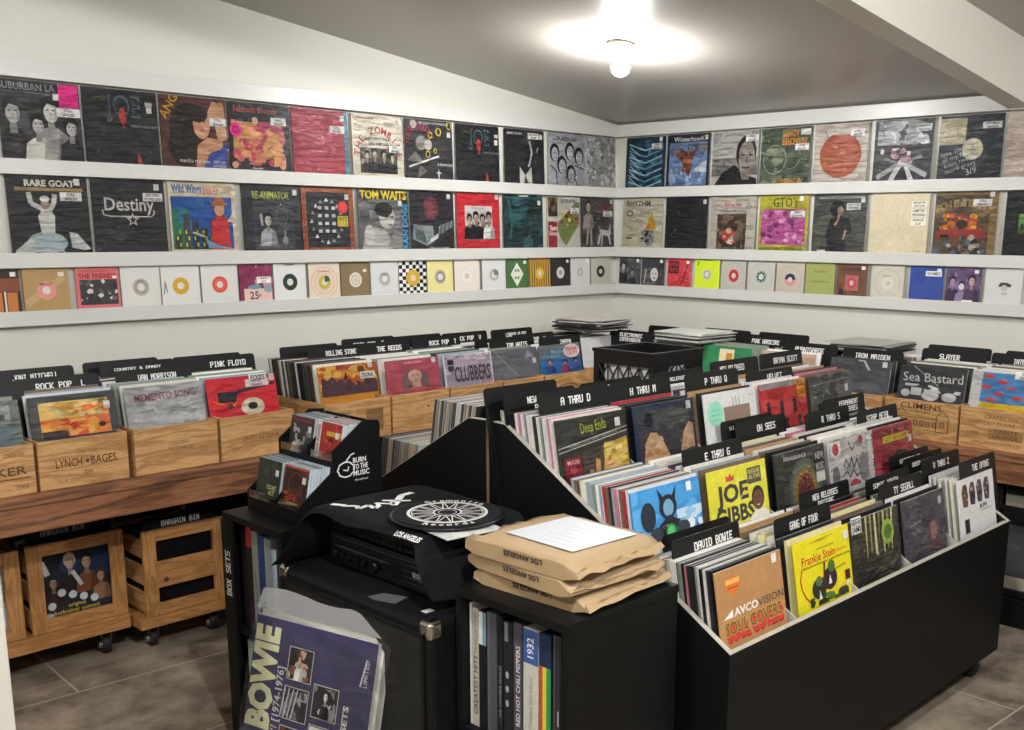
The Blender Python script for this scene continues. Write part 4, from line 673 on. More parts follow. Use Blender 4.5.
# green record front with a sticker, first on the right counter from the corner
crate('R', 1.125, 1.485, 'wine crate behind the milk crate on the right counter')
rc(1.145,-.640,'green cover with a cream label at its middle, behind the milk crate','#2f7a4f',[('r',.36,.5,.66,.92,'#d6c9a6'),('r',.5,.52,.62,.8,'#b5813c')],sleeve=None)
crate('R', .752, 1.105, 'wine crate behind the milk crate, first on the right counter')
rc(.77,-.640,'grey cover with a red-centred picture, behind the milk crate near the corner','#7f8890',[('r',.1,.55,.9,.85,'#3a3f4a'),('e',.5,.70,.34,.12,'#8a5a4a'),('e',.52,.72,.08,.09,'#c05a40')],[P(.8,.75)],sleeve=None)

LP = [0, 1, 3, 4, 9, 10, 12, 14, 15]
for a, d0, n, lab in ((-4.215,-.635,5,'the grey-green cover at the far left'),(-3.870,-.635,7,'the yellow and red painted cover'),(-3.520,-.635,8,'the silver cover'),(-3.185,-.630,8,'the bright red cover'),
        (-2.310,-.635,8,'the pink portrait cover'),(-1.965,-.645,8,'the lavender cover'),(-1.640,-.640,7,'the grey emblem cover'),(-1.318,-.650,6,'the FREAK OUT cover')):
    filed('L', a, d0, -.27, zc, n, 'record filed edge-on in a wine crate behind '+lab, 'records behind '+lab, .008, LP, stuff=True)
filed('L', -2.640, -.600, -.215, zc, 24, 'record in the dense row behind the orange battle cover, spine at the left', 'records behind the orange battle cover', .0105, [0,1,1,3,4,8,12,15,15])
filed('L', -.926, -.585, -.22, zc, 12, '', '', .008, LP, stuff=True)
for a, n, lab in ((.77,4,'the grey cover with a red-centred picture'),(1.145,4,'the green cover'),(1.520,5,'the beige-brown cover'),(1.93,7,'the dark grey streaked cover'),(2.295,8,'the cover of white skulls'),(2.632,7,'the blue cover with red clouds')):
    filed('R', a, -.625, -.27, zc, n, 'record filed edge-on in a wine crate behind '+lab, 'records behind '+lab, .008, LP, stuff=True)
def dl(a, d, z, *r, **k): return divider('L', a, d, z+(.012 if -.39 < d < 0 else 0), *r, **k)
def dr(a, d, z, *r, **k): return divider('R', a, d, z+(.008 if d > -.39 else 0), *r, **k)
Zt = 1.14
dl(-4.16,-.50,Zt,'','blank black divider card above the grey-green cover at the left edge')
dl(-3.856,-.195,Zt,'JONI MITCHELL','black divider card with two white words, leftmost against the wall',off=.01)
dl(-3.842,-.40,Zt,'ROCK POP  L','black divider card lettered ROCK POP L',off=.01)
dl(-3.490,-.165,Zt,'','blank black divider card rearmost above the silver cover')
dl(-3.455,-.24,Zt-.002,'COUNTRY & DANDY','black divider card with small white lettering, second from the wall above the silver cover',h=.011)
dl(-3.470,-.42,Zt,'VAN MORRISON','black divider card with two white words, just behind the silver cover',off=.01)
dl(-3.139,-.235,Zt,'','blank black divider card rearmost above the bright red cover')
dl(-3.143,-.36,Zt+.006,'PINK FLOYD','black divider card with two white words, above the bright red cover',off=.03)
dl(-2.60,-.20,Zt,'','blank black divider card behind the ROLLING STONES one'.replace('ROLLING STONES one','two-word card of the battle crate'))
dl(-2.515,-.30,Zt,'ROLLING STONES','black divider card with two long white words, behind the orange battle cover',off=.03)
dl(-2.25,-.19,Zt+.012,'ROCK POP  S','black divider card lettered ROCK POP S')
dl(-2.245,-.31,Zt,'THE REEDS','black divider card lettered THE REEDS',off=.03)
dl(-1.925,-.17,Zt+.002,'','blank black divider card rearmost above the lavender cover')
dl(-1.880,-.27,Zt,'ROCK POP  T','black divider card lettered ROCK POP T',off=.04)
dl(-1.623,-.20,Zt,'ROCK POP  V','black divider card lettered ROCK POP V',off=.02)
dl(-1.629,-.465,Zt,'TOP FORTY','black divider card lettered TOP FORTY')
dl(-1.293,-.22,Zt,'LONDON BLUES','black divider card lettered LONDON BLUES',off=.03)
dl(-1.590,-.535,Zt,'TOM WAITS','black divider card with two white words, just behind the grey emblem cover',off=.03)
dl(-1.302,-.40,Zt,'ROCK POP  W','black divider card lettered ROCK POP W')
dl(-1.300,-.60,Zt,'ZAPPA','black divider card with one white word, above the FREAK OUT cover',off=.04)
dr(.46+.05,-.62,Zt,'ELECTRONIC|EXPERIMENTAL','black divider card lettered ELECTRONIC EXPERIMENTAL')
dr(.56,-.33,Zt,'','blank black divider card near the room corner on the right counter')
dr(1.215,-.36,Zt,'PUNK HARDCORE','black divider card lettered PUNK HARDCORE',off=.02)
dr(.885,-.22,Zt,'','blank black divider card behind the green cover')
dr(1.245,-.20,Zt,'','blank black divider card rearmost behind the PUNK HARDCORE card')
dr(1.570,-.47,Zt,'AVANTGARDE','black divider card lettered AVANTGARDE')
dr(1.935,-.50,Zt,'IRON MAIDEN','black divider card with two white words, above the dark grey streaked cover')
dr(2.255,-.31,Zt,'SLAYER','black divider card with one bold word, above the white skulls cover',off=-.02,h=.025)
dr(2.215,-.10-.06,Zt+.004,'CARCASS','black divider card with tiny white lettering, rearmost above the white skulls cover',h=.010)
dr(2.575,-.26,Zt,'INTERNATIONAL','black divider card with INTERNATIONAL cut off by the right edge',off=.03)
dr(2.60,-.12-.04,Zt+.004,'','blank black divider card rearmost at the right edge')

# flat stacks of records lying on the filed ones
def flat_stack(cx, cy, z, n, seed, label, group, cols, top, jit=.35):
    R = random.Random(seed)
    for i in range(n):
        t = .0055 if i < n-1 else .004
        b = MB(); b.box(-.1575, -.1575, 0, .1575, .1575, t, cols[i % len(cols)] if i < n-1 else top)
        o = b.obj('vinyl_record', M['print'], fix=False); o.location = (cx+R.uniform(-.02, .02), cy+R.uniform(-.02, .02), z+i*.0062); o.rotation_euler = (0, 0, R.uniform(-jit, jit))
        tag(o, label if i < n-1 else label.replace('record lying in', 'topmost record of'), 'record', group if i < n-1 else None)
DK = ['#2a2a2c','#b9b6b0','#3a3a3c','#1c1c1e','#8a8782','#2f2f31','#d0cdc6']
flat_stack(-.645,-.40,1.128,11,3,'record lying in the dark fanned stack in the room corner','flat records in the corner',DK,'#c4bfb9')
flat_stack(-.49,-1.01,1.106,8,4,'record lying in the flat stack right of the milk crate','flat records beside the milk crate',['#8d8f8a','#c9c9c4','#77797a','#3c3d3e','#b5b6b0'],'#ccd0c9',.14)
flat_stack(-.275,-1.96,1.106,8,6,'record lying in the flat stack above the dark grey streaked cover','flat records on the right counter',['#6d6f6c','#2c2c2e','#9a9b96','#3a3b3c'],'#a9aca4',.14)

# ------------------------------------------------------------------ the island: two stepped browsers back to back
XL, XR = -3.075, -1.235
def caster(t, x, y, r=.04, name='caster', fork=True):
    b = MB(); b.box(x-.02, y-.018, r*1.15, x+.02, y+.018, .098); b.box(x-.035, y-.035, .094, x+.035, y+.035, .0995)
    c = b.obj(name, M['metal'], t)
    w = MB(); w.lathe([(r*.5, -.014), (r, -.011), (r, .011), (r*.5, .014)], 18, (x, y, r), 'x'); w.obj('wheel', M['rubber'], c)
    return c
YF, YA, YM = -3.084, -2.235, -2.152
def browser(label, flip=False):
    """stepped bin for three rows of records; built facing -y, then turned for the back half"""
    t = thing('record_browser', label, 'record bin', (0, 2*YM, 0) if flip else (0, 0, 0), pi if flip else 0)
    sx = -1 if flip else 1
    xl, xr = (XL, XR) if not flip else (-XR, -XL)
    prof = [(YF, .10), (YF, .6215), (YA, 1.117), (YM-.001, 1.120), (YM-.001, .10)]
    for x0, x1 in ((xl, xl+.016), (xr-.016, xr)):
        b = MB(); b.prism(prof, x0, x1, 'x'); p = b.obj('side_panel', M['black'], t)
        e = MB()
        e.prism([(YF-.001, .6205), (YA, 1.1165), (YA, 1.1185), (YF-.001, .6225)], x0-.0006, x1+.0006, 'x')
        e.prism([(YA, 1.1165), (YM-.002, 1.1195), (YM-.002, 1.1215), (YA, 1.1185)], x0-.0006, x1+.0006, 'x')
        e.obj('edge_band', M['edge'], p)
        if not flip:
            r = MB()
            r.box(x0-.0015, YM-.012, .10, x0+.001, YM-.0005, 1.119); r.obj('worn_edge', M['rawedge'], p)
    b = MB(); b.box(xl+.016, YF, .10, xr-.016, YF+.016, .6205); f = b.obj('front_panel', M['black'], t)
    b = MB(); b.box(xl+.016, YF-.001, .6206, xr-.016, YF+.0165, .6226); b.obj('edge_band', M['edge'], f)
    b = MB(); b.box(xl+.016, YM-.014, .10, xr-.016, YM-.001, 1.116); b.obj('back_panel', M['blackmatte'], t)
    b = MB(); b.box(xl+.016, YF+.016, .10, xr-.016, YM-.014, .118); b.obj('bottom_panel', M['blackmatte'], t)
    for k in range(3):
        y0 = YF+.016+(.29*k if k else 0); y1 = YF+.29*(k+1)-.004 if k < 2 else YM-.015; z = .508+.166*k
        b = MB(); b.box(xl+.017, y0, z-.012, xr-.017, y1, z); b.obj('tier_shelf', M['blackmatte'], t)
        if k:
            b = MB(); b.box(xl+.017, y0-.016, z-.10, xr-.017, y0-.002, z+.075); b.obj('tier_front', M['black'], t)
        for j in range(1, 5):
            x = (XL+.355*j-.001)*sx
            ya = y0+.004; yb = y1-.012; s = lambda y: .6215+(y-YF)*.5836-.012
            b = MB(); b.prism([(ya, z+.001), (ya, max(z+.05, s(ya))), (yb, s(yb)), (yb, z+.001)], x-.003, x+.003, 'x'); b.obj('bin_divider', M['edge'], t)
    for x in (xl+.10, xr-.10):
        for y in (YF+.07, YM-.10): caster(t, x, y)
    return t
browser('black stepped record bin on casters, front half of the island facing the viewer')
browser('black stepped record bin on casters, rear half of the island facing the left wall', True)

BX = [XL+.018+.355*i for i in range(5)]
def row(k): return -3.060+.29*k, .509+.166*k
def ic(k, x, label, base, art, stick=(), dy=0, **kw):
    y, z = row(k)
    return cover(label, base, art, (x+.1575, y+dy, z), 0, kw.pop('lean', LEAN), .313, .315, stick=stick, vb=.32, **kw)
# front row
ic(0,BX[0]+.006,'tan cover with SOUL COVERS in puffy letters, front left of the island','#b08458',[('r',0,0,1,.34,'#b78a5a'),('e',.24,.80,.11,.10,'#d9782e'),('p',[(.13,.80),(.35,.80),(.26,.62)],'#d9782e'),('r',.14,.80,.34,.86,'#e8b06a'),('r',.16,.74,.32,.76,'#b0481e'),('t','AVCO',.22,.38,.10,'#e8e6e0','l',0,.04,.36),('t','VISION',.58,.38,.10,'#3a3634','l',0,.0,.40),('p',[(.06,.38),(.20,.48),(.20,.38)],'#e8e6e0')]+
  [('t','SOUL COVERS',.07+.010*i,.15-.026*i,.17,c,'l',0,.07,.86) for i,c in ((3,'#a8302a'),(2,'#d8443a'),(1,'#c93a34'))]+[('t','SOUL COVERS',.07,.165,.17,'#c99a58','l',0,.09,.86),('t','SOUL COVERS',.075,.17,.16,'#6a5a2c','l',0,.03,.85)],[P(.88,.86)],sleeve=None)
ic(0,BX[1]+.032,'bright yellow cover with red title over dark green musicians, front row','#dcd022',[('l',[(.28,.92),(.7,.94)],.01,'#8f8a30'),('t','~ STEREO ~',.34,.90,.035,'#6a6520','l'),('t','INTRODUCING',.4,.79,.03,'#4a4620','l'),('t','Frankie Stein',.12,.64,.12,'#b82a28','l',0,.02,.60),('t','and his ghouls',.74,.67,.04,'#b82a28','l',0,0,.2),('t','MONSTER SOUNDS AND DANCE MUSIC FROM',.14,.585,.03,'#3c3818','l',0,.02,.84),('l',[(.12,.62),(.07,.46),(.08,.34),(.14,.2),(.24,.08)],.02,'#b82a28'),
  ('b',301,16,.2,.02,.9,.16,.04,.08,['#3f5a2e','#2c3a22','#5a7a3a']),('e',.38,.26,.13,.15,'#2c3224'),('e',.38,.36,.06,.07,'#5a6e4a'),('e',.58,.34,.13,.16,'#34222c'),('e',.62,.5,.065,.09,'#4c6a38'),('p',[(.55,.26),(.58,.4),(.61,.26)],'#dcd8cc'),('p',[(.36,.1),(.38,.24),(.41,.1)],'#dcd8cc'),('l',[(.47,.3),(.50,.6)],.03,'#5a2c24'),('e',.8,.09,.1,.06,'#3a3a28'),('r',.86,.22,.95,.36,'#5a2024'),('r',.86,.15,.95,.20,'#d8d4c0'),('l',[(.68,.44),(.88,.46)],.02,'#8f8a30')],[P(.92,.80)],sleeve=None)
ic(0,BX[2],'dark woodland cover with pale streaks of light and a round green sticker, front row','#3a3730',[('b',303,30,0,0,1,1,.08,.2,['#413e34','#33312b','#4b4838'])]+[('p',[(.3+.09*i,1),(.34+.09*i,1),(.31+.085*i+.02*(i%3),.35+.1*(i%2)),(.30+.085*i,.4)],['#c9c77e','#9a9862','#e0dfa8','#7f7d54'][i%4]) for i in range(7)]+[('b',304,14,.05,.0,.95,.4,.06,.14,['#2b2926','#35332d'])],[('o',.74,.66,.13,'#a9c95a','#6f8f34'),('s',.12,.8,.2,.17,'#e6e6e2','DISCO|JAMS')],sleeve=1)
ic(0,BX[3]-.01,'slate grey cover with a dim face and handwriting, front row','#4e4c55',[('b',307,24,0,0,1,1,.1,.22,['#55535c','#474550','#5c5a63']),('e',.70,.36,.14,.22,'#6d5058'),('e',.69,.38,.075,.15,'#b08078'),('p',[(.58,.06),(.64,.22),(.8,.2),(.86,.06)],'#6a4a52'),('l',[(.65,.42),(.68,.42)],.02,'#3a2a30'),('l',[(.72,.42),(.75,.42)],.02,'#3a2a30'),('l',[(.67,.29),(.73,.29)],.02,'#8a3a44'),('t','Lou Donner',.12,.56,.06,'#c9c6cc','l',4,0,.3),('t','To You',.20,.42,.06,'#c9c6cc','l',4,0,.18)],[P(.88,.76)],sleeve=2)
ic(0,BX[4]+.066,'white cover with four upright figures, front right end of the island','#d9d8d9',[('p',[(.12+.2*i,.52),(.10+.2*i,.78),(.15+.2*i,.90),(.24+.2*i,.90),(.27+.2*i,.7),(.24+.2*i,.5)],['#6a4a3a','#4a3a40','#5a5558','#4a4a52'][i]) for i in range(4)]+[('b',311+i,8,.12+.2*i,.55,.25+.2*i,.86,.02,.05,['#8a6a4a','#3a2a30','#a89a94','#2a2830']) for i in range(4)]+[('t','RUPA',.56,.40,.07,'#5a585c','l',0,.03,.2),('l',[(.58,.36),(.84,.36)],.015,'#8a888c'),('r',.12,.06,.24,.30,'#2e2a2c')],sleeve=None)
# middle row
ic(1,BX[0]+.002,'blue sky cover with a dark globe and an armoured figure, middle row of the island','#3d8ac8',[('b',321,22,.0,.3,1,1,.1,.22,['#4694d0','#3884c2','#5aa2d8']),('b',322,16,.62,.30,1,.62,.05,.13,['#b9d2e2','#dce6ea','#8fb8d4']),('b',323,8,.0,.0,.6,.2,.06,.14,['#9cc2dc','#c4d8e2']),('e',.21,.62,.105,.20,'#28303c'),('p',[(.26,.0),(.28,.30),(.36,.48),(.46,.54),(.56,.54),(.66,.48),(.72,.30),(.74,.0)],'#20242c'),('b',324,18,.3,.02,.7,.46,.03,.07,['#3f7a6a','#5a3a52','#7a8a90','#2a2e38']),('e',.51,.36,.075,.10,'#3a8a4a'),('e',.51,.36,.05,.07,'#58c06a'),('e',.50,.70,.125,.165,'#232731'),('e',.50,.68,.075,.12,'#6f9fba'),('p',[(.40,.74),(.36,.97),(.45,.82)],'#232731'),('p',[(.56,.82),(.64,.97),(.60,.74)],'#232731'),('e',.30,.36,.09,.1,'#39414c'),('e',.70,.36,.09,.1,'#39414c'),('r',.44,.5,.56,.58,'#2a2e38')],[P(.82,.84)],sleeve=None)
ic(1,BX[1]+.002,'yellow cover with big black JOE GIBBS lettering and a smiling man, middle row','#d0cb3c',[('b',331,14,0,0,1,1,.1,.2,['#d6d148','#c9c434','#dbd75a']),('t','JOE',.12,.50,.25,'#3b3a3c','l',0,.05,.54),('t','GIBBS',.08,.19,.23,'#3b3a3c','l',0,.05,.66),('t','PRODUCERS',.5,.08,.07,'#4a4a34','l',0,.03,.36),('p',[(.30,.80),(.30,.90),(.34,.85),(.37,.92),(.40,.85),(.44,.90),(.43,.80)],'#c0483a'),('r',.66,.68,.90,.92,'#4c4c44'),('t','REGGAE',.68,.83,.06,'#d0cb6c','l',0,.02,.2),('t','ALL STARS',.68,.75,.06,'#d0cb6c','l',0,.02,.2),('p',[(.62,.03),(.66,.2),(.76,.28),(.9,.28),(.98,.2),(.99,.03)],'#dcdccc'),('e',.81,.45,.11,.18,'#2c2220'),('e',.81,.42,.095,.15,'#6a4a3a'),('p',[(.78,.35),(.84,.35),(.81,.33)],'#ece6dc'),('l',[(.76,.46),(.79,.46)],.02,'#1e1614'),('l',[(.83,.46),(.86,.46)],.02,'#1e1614'),('l',[(.6,.62),(.5,.5)],.01,'#e8e6a8'),('l',[(.95,.6),(.99,.68)],.01,'#e8e6a8')],sleeve=None)
ic(1,BX[2]+.012,'dark cover with concentric gold and crimson arches, middle row','#383a36',[('b',341,22,0,0,1,1,.08,.2,['#40423c','#30322e','#484a42']),('t','RENAISSANCE',.18,.86,.055,'#d2d2ce','l',0,.03,.44),('t','Group',.65,.86,.05,'#8c8e88','l',0,0,.22)]+[('p',[(.56-r*.8,.02),(.56-r*.82,.3)]+[(.56-r*.8*cos(q*pi/8),.34+r*1.25*sin(q*pi/8)) for q in range(9)]+[(.56+r*.8,.02)],c) for r,c in ((.40,'#5a6058'),(.34,'#6b7468'),(.29,'#86762e'),(.25,'#9a7a30'),(.21,'#7a3a2c'),(.16,'#6a2430'),(.11,'#561a28'))]+[('b',342,26,.3,.1,.82,.7,.015,.03,['#b08a3a','#8a4a34','#c0a050'])],[('s',.87,.56,.20,.24,'#2a2a2c','NEW|MUSIC','#c8c8c8'),('s',.87,.40,.18,.12,'#d8d8d4','||||||')],sleeve=3)
ic(1,BX[3]-.002,'white cover with black scribbled shapes and red blobs, middle row','#c9c4c2',[('b',351,26,.0,.0,1,1,.05,.14,['#b2acac','#d8d4d0','#a39c9c','#dedad8']),('r',.04,.70,.26,.96,'#e0dcd8'),('e',.15,.83,.07,.10,'#b83a44'),('e',.52,.14,.12,.12,'#c04a50'),('e',.72,.9,.05,.07,'#b03a44'),('e',.74,.42,.10,.26,'#8f8a8a'),('e',.12,.36,.08,.2,'#77727a')]+[('l',[(.3,.5),(.36,.62),(.42,.48),(.48,.64),(.52,.44),(.6,.6),(.64,.4)],.018,'#2c2a2c'),('l',[(.24,.34),(.36,.42),(.42,.3),(.5,.42),(.58,.28),(.66,.36)],.018,'#2c2a2c'),('l',[(.44,.9),(.5,.74),(.58,.86)],.014,'#2c2a2c'),('l',[(.34,.2),(.4,.06)],.016,'#2c2a2c'),('l',[(.64,.2),(.62,.04)],.016,'#2c2a2c'),('r',.86,.0,1,1,'#dcd8d4'),('t','SCRAP METAL',.97,.94,.09,'#2a282a','l',-90,.04,.84)],sleeve=4)
ic(1,BX[4]-.035,'red cover with a yellow strip and a grey shape, right end of the middle row','#b03c4a',[('b',361,26,0,0,1,1,.08,.18,['#b84654','#a03442','#c25260','#8f3040']),('t','SCRAP METAL',.06,.82,.14,'#7a2c38','l',0,.04,.86),('r',.22,.70,.88,.82,'#d4c23a'),('t','LOST GROOVES',.26,.73,.06,'#7a5a24','l',0,.02,.56),('p',[(.34,.1),(.4,.42),(.56,.54),(.8,.5),(.95,.3),(.98,.1)],'#5e4a50'),('b',362,12,.1,.02,.6,.3,.05,.1,['#d04a58','#bf3a4a'])],[P(.9,.62)],sleeve=5)
# top row
ic(2,BX[0],'black cover with lime scrawl and a yellow photo of hands, top row at the left','#33332f',[('b',371,12,0,.6,1,1,.08,.2,['#3a3a36','#2c2c29']),('t','Deep Ends',.34,.76,.15,'#b5c23a','l',4,-.005,.36),('l',[(.0,.60),(1,.76)],.012,'#cfcfc8'),('l',[(.0,.54),(1,.70)],.012,'#cfcfc8'),('t','YOUNG LOVE AND THE MYTHS',.14,.585,.03,'#a9a9a0','l',9,.0,.72),('p',[(.62,.02),(.62,.54),(.98,.62),(.98,.02)],'#c2a046'),('b',372,20,.64,.04,.98,.58,.05,.12,['#d6b85a','#a98434','#e0c878','#93702c']),('p',[(.3,.02),(.32,.5),(.62,.54),(.62,.02)],'#4a463c'),('p',[(.36,.02),(.40,.24),(.46,.22),(.44,.02)],'#d3a06a'),('p',[(.47,.02),(.50,.38),(.56,.34),(.54,.02)],'#c9925a'),('p',[(.57,.02),(.62,.34),(.68,.32),(.64,.02)],'#d3a06a'),('p',[(.69,.02),(.72,.38),(.78,.34),(.74,.02)],'#dcb27c'),('r',.06,.04,.3,.46,'#7c2430'),('t','MAXI',.1,.36,.06,'#e0b8b4','l',0,.03,.16),('e',.18,.28,.05,.05,'#a84a50')],[P(.86,.78)],sleeve=0)
ic(2,BX[1]-.004,'dark blue framed cover with two pale curved forms, top row','#26304a',[('p',[(.06,.04),(.06,.92),(.96,.92),(.96,.08)],'#3b3a3c'),('b',381,16,.2,.5,.9,.9,.08,.2,['#46474a','#333236','#505254']),('p',[(.10,.12),(.14,.42),(.24,.58),(.34,.56),(.44,.40),(.52,.2),(.55,.1)],'#c09a74'),('b',382,10,.14,.14,.44,.5,.05,.10,['#cfae8a','#b08558','#d8bc9c']),('p',[(.70,.18),(.78,.5),(.88,.64),(.95,.6),(.95,.2)],'#c4a080'),('b',383,8,.78,.2,.95,.54,.04,.09,['#d2b494','#b58c66']),('e',.22,.76,.10,.14,'#1c2230'),('o',.22,.76,.09,.12,.01,'#4a5a78'),('p',[(.06,.02),(.06,.10),(.96,.24),(.96,.1)],'#1d1d1f')],[P(.90,.84)],sleeve=1)
ic(2,BX[2]+.012,'white cover with a mint oval and a brown building, top row','#cfd0cf',[('e',.20,.66,.15,.21,'#8fd0b4'),('l',[(.12,.72),(.28,.72)],.012,'#6aa890'),('l',[(.12,.64),(.28,.64)],.012,'#6aa890'),('l',[(.13,.56),(.27,.56)],.012,'#6aa890'),('r',.36,.30,.86,.74,'#8a7566'),('r',.32,.30,.92,.44,'#7a6658'),('b',391,16,.42,.2,.82,.46,.03,.07,['#5a4c42','#443a34','#6b5c50']),('r',.42,.18,.8,.38,'#54463c'),('l',[(.54,.74),(.54,.88)],.008,'#4a4a4a'),('l',[(.60,.74),(.60,.9)],.008,'#4a4a4a'),('l',[(.66,.74),(.66,.88)],.008,'#4a4a4a'),('p',[(.2,.02),(.26,.22),(.38,.22),(.38,.02)],'#6d6f70'),('t','ALL',.84,.86,.05,'#c9a0b0')],sleeve=None)
ic(2,BX[3]-.004,'red cover with dark standing figures and an orange sticker, top row','#bf3438',[('r',0,.9,1,1,'#8f918c'),('b',401,24,0,.0,1,.9,.08,.18,['#c93c40','#b22c32','#d24c4e'])]+[('p',[(x-.045,y),(x-.03,y+.16),(x-.05,y+.2),(x,y+.26),(x+.05,y+.2),(x+.03,y+.16),(x+.05,y)],'#3a2c34') for x,y in ((.16,.44),(.44,.44),(.72,.44),(.26,.10),(.52,.12),(.80,.12))],[('s',.88,.68,.18,.22,'#e39a2e','FULL|SOUND','#6a3a10')],sleeve=2)
ic(2,BX[4]-.012,'dark silver cover with a pale line near its top, right end of the top row','#5c5e5e',[('b',411,26,0,0,1,1,.1,.22,['#656766','#525453','#6e706f','#4a4c4b']),('l',[(.05,.82),(.95,.86)],.012,'#9a9b8a'),('e',.1,.6,.03,.02,'#c9c9c9')],[P(.86,.62)],sleeve=3)
NAMES = [['the tan SOUL COVERS cover','the bright yellow cover','the dark woodland cover','the slate grey face cover','the white cover of four figures'],['the blue sky cover','the JOE GIBBS cover','the gold arches cover','the white scribbled cover','the red cover with a yellow strip'],['the black cover with lime scrawl','the dark blue framed cover','the mint oval cover','the red cover of standing figures','the dark silver cover']]
XO = [[.006,.026,0,-.01,.060],[.002,.002,.012,-.002,-.035],[0,-.004,.012,-.004,-.012]]
for k in range(3):
    y, z = row(k)
    for j in range(5):
        n, t = ((23, .0095) if j == 0 else ((8 if k < 2 else 7), .007))
        if (k, j) == (0, 4): n, t = 11, .008
        filed('L', BX[j]+XO[k][j], y+.009, y+.235, z, n, 'record filed edge-on in the island behind '+NAMES[k][j], 'records behind '+NAMES[k][j], t)
d3, d2, d1 = 1.20, 1.035, .868
dl(-3.10,-2.165,d3+.022,'','blank black divider card, tallest at the rear left of the island')
dl(-3.075,-2.225,d3+.006,'NEW RELEASES|REGGAE','black divider card lettered NEW RELEASES REGGAE',off=.02)
dl(-3.030,-2.330,d3+.018,'A THRU D','black divider card lettered A THRU D')
dl(-2.700,-2.195,d3,'NEW RELEASES|JAZZ','black divider card with NEW half hidden behind the H THRU M card',off=-.08)
dl(-2.695,-2.315,d3+.010,'H THRU M','black divider card lettered H THRU M',off=.01)
dl(-2.340,-2.195,d3-.002,'USED RELEASES','black divider card with small white words between H THRU M and P THRU Q',off=-.03,h=.013)
dl(-2.320,-2.335,d3+.008,'P THRU Q','black divider card lettered P THRU Q',off=.02)
dl(-1.985,-2.200,d3+.012,'NEW RELEASED','black divider card lettered NEW RELEASED above the red figures cover',off=-.02)
dl(-1.960,-2.345,d3-.018,'VELVET|UNDERGROUND','black divider card with two stacked words, above the red figures cover',off=.03)
dl(-1.60,-2.165,d3+.008,'BRYAN SCOTT','black divider card with two white words, above the dark silver cover',off=.03)
dl(-2.690,-2.615,d2,'E THRU G','black divider card lettered E THRU G',off=.02)
dl(-2.230,-2.490,d2+.012,'OH SEES','black divider card lettered OH SEES',off=.03)
dl(-2.285,-2.470,d2+.020,'SISTER RAY','black divider card with small words behind the OH SEES card',off=-.03,h=.012)
dl(-1.865,-2.545,d2+.008,'R THRU S','black divider card lettered R THRU S',off=.02)
dl(-1.615,-2.475,d2+.022,'PERMANENT|RELEASES','black divider card lettered PERMANENT RELEASES',off=.03)
dl(-1.625,-2.625,d2-.004,'SCRAP METAL','black divider card lettered SCRAP METAL')
dl(-3.035,-2.850,d1,'DAVID BOWIE','black divider card with two white words, above the tan SOUL COVERS cover',off=.03)
dl(-3.005,-2.795,d1-.002,'POST PUNK','black divider card with small words, behind the front left one',off=.02,h=.012)
dl(-2.645,-2.925,d1,'GANG OF FOUR','black divider card lettered GANG OF FOUR')
dl(-2.320,-2.810,d1,'NEW RELEASES|REGGAE','black divider card lettered NEW RELEASES above the dark woodland cover')
dl(-2.030,-2.935,d1,'TY SEGALL','black divider card with two white words, just behind the slate grey cover',off=.02)
dl(-1.985,-2.865,d1,'SONIC YOUTH','black divider card with two words, second behind the slate grey cover',off=-.02,h=.017)
dl(-1.640,-2.775,d1+.016,'SISTERS OF','black divider card rearmost above the white cover of four figures',h=.016)
dl(-1.630,-2.825,d1+.012,'DEEP PURPLE','black divider card second from the rear above the white cover of four figures',h=.016)
dl(-1.600,-2.880,d1+.014,'V THRU Z','black divider card lettered V THRU Z')
dl(-1.525,-2.990,d1+.008,'THE UPONS','black divider card lettered THE UPONS',off=.02)
# records in the rear half, seen over its left side
for (y, z, lab, n) in ((-1.822, .842, 'upper', 17), (-1.534, .676, 'lower', 17)):
    for i in range(n):
        o = meshobj('vinyl_record', filed_mesh(RF.choice([4,8,11,15,1,0,11,4]), .0085))
        o.location = (XL+.018+.1575, y-.010-i*.0122, z); o.rotation_euler = (-LEAN, 0, pi)
        tag(o, 'record in the %s left stack of the rear half of the island, spine showing' % lab, 'record', '%s left stack at the back of the island' % lab)
b = MB(); b.box(-.1575,-.002,0,.1575,.002,.315,'#17171a'); o = b.obj('vinyl_record', M['print'], fix=False)
o.location = (XL+.175, -1.518, .676); o.rotation_euler = (-LEAN-.03, 0, pi); tag(o, 'black record, foremost in the lower left stack at the back of the island', 'record')

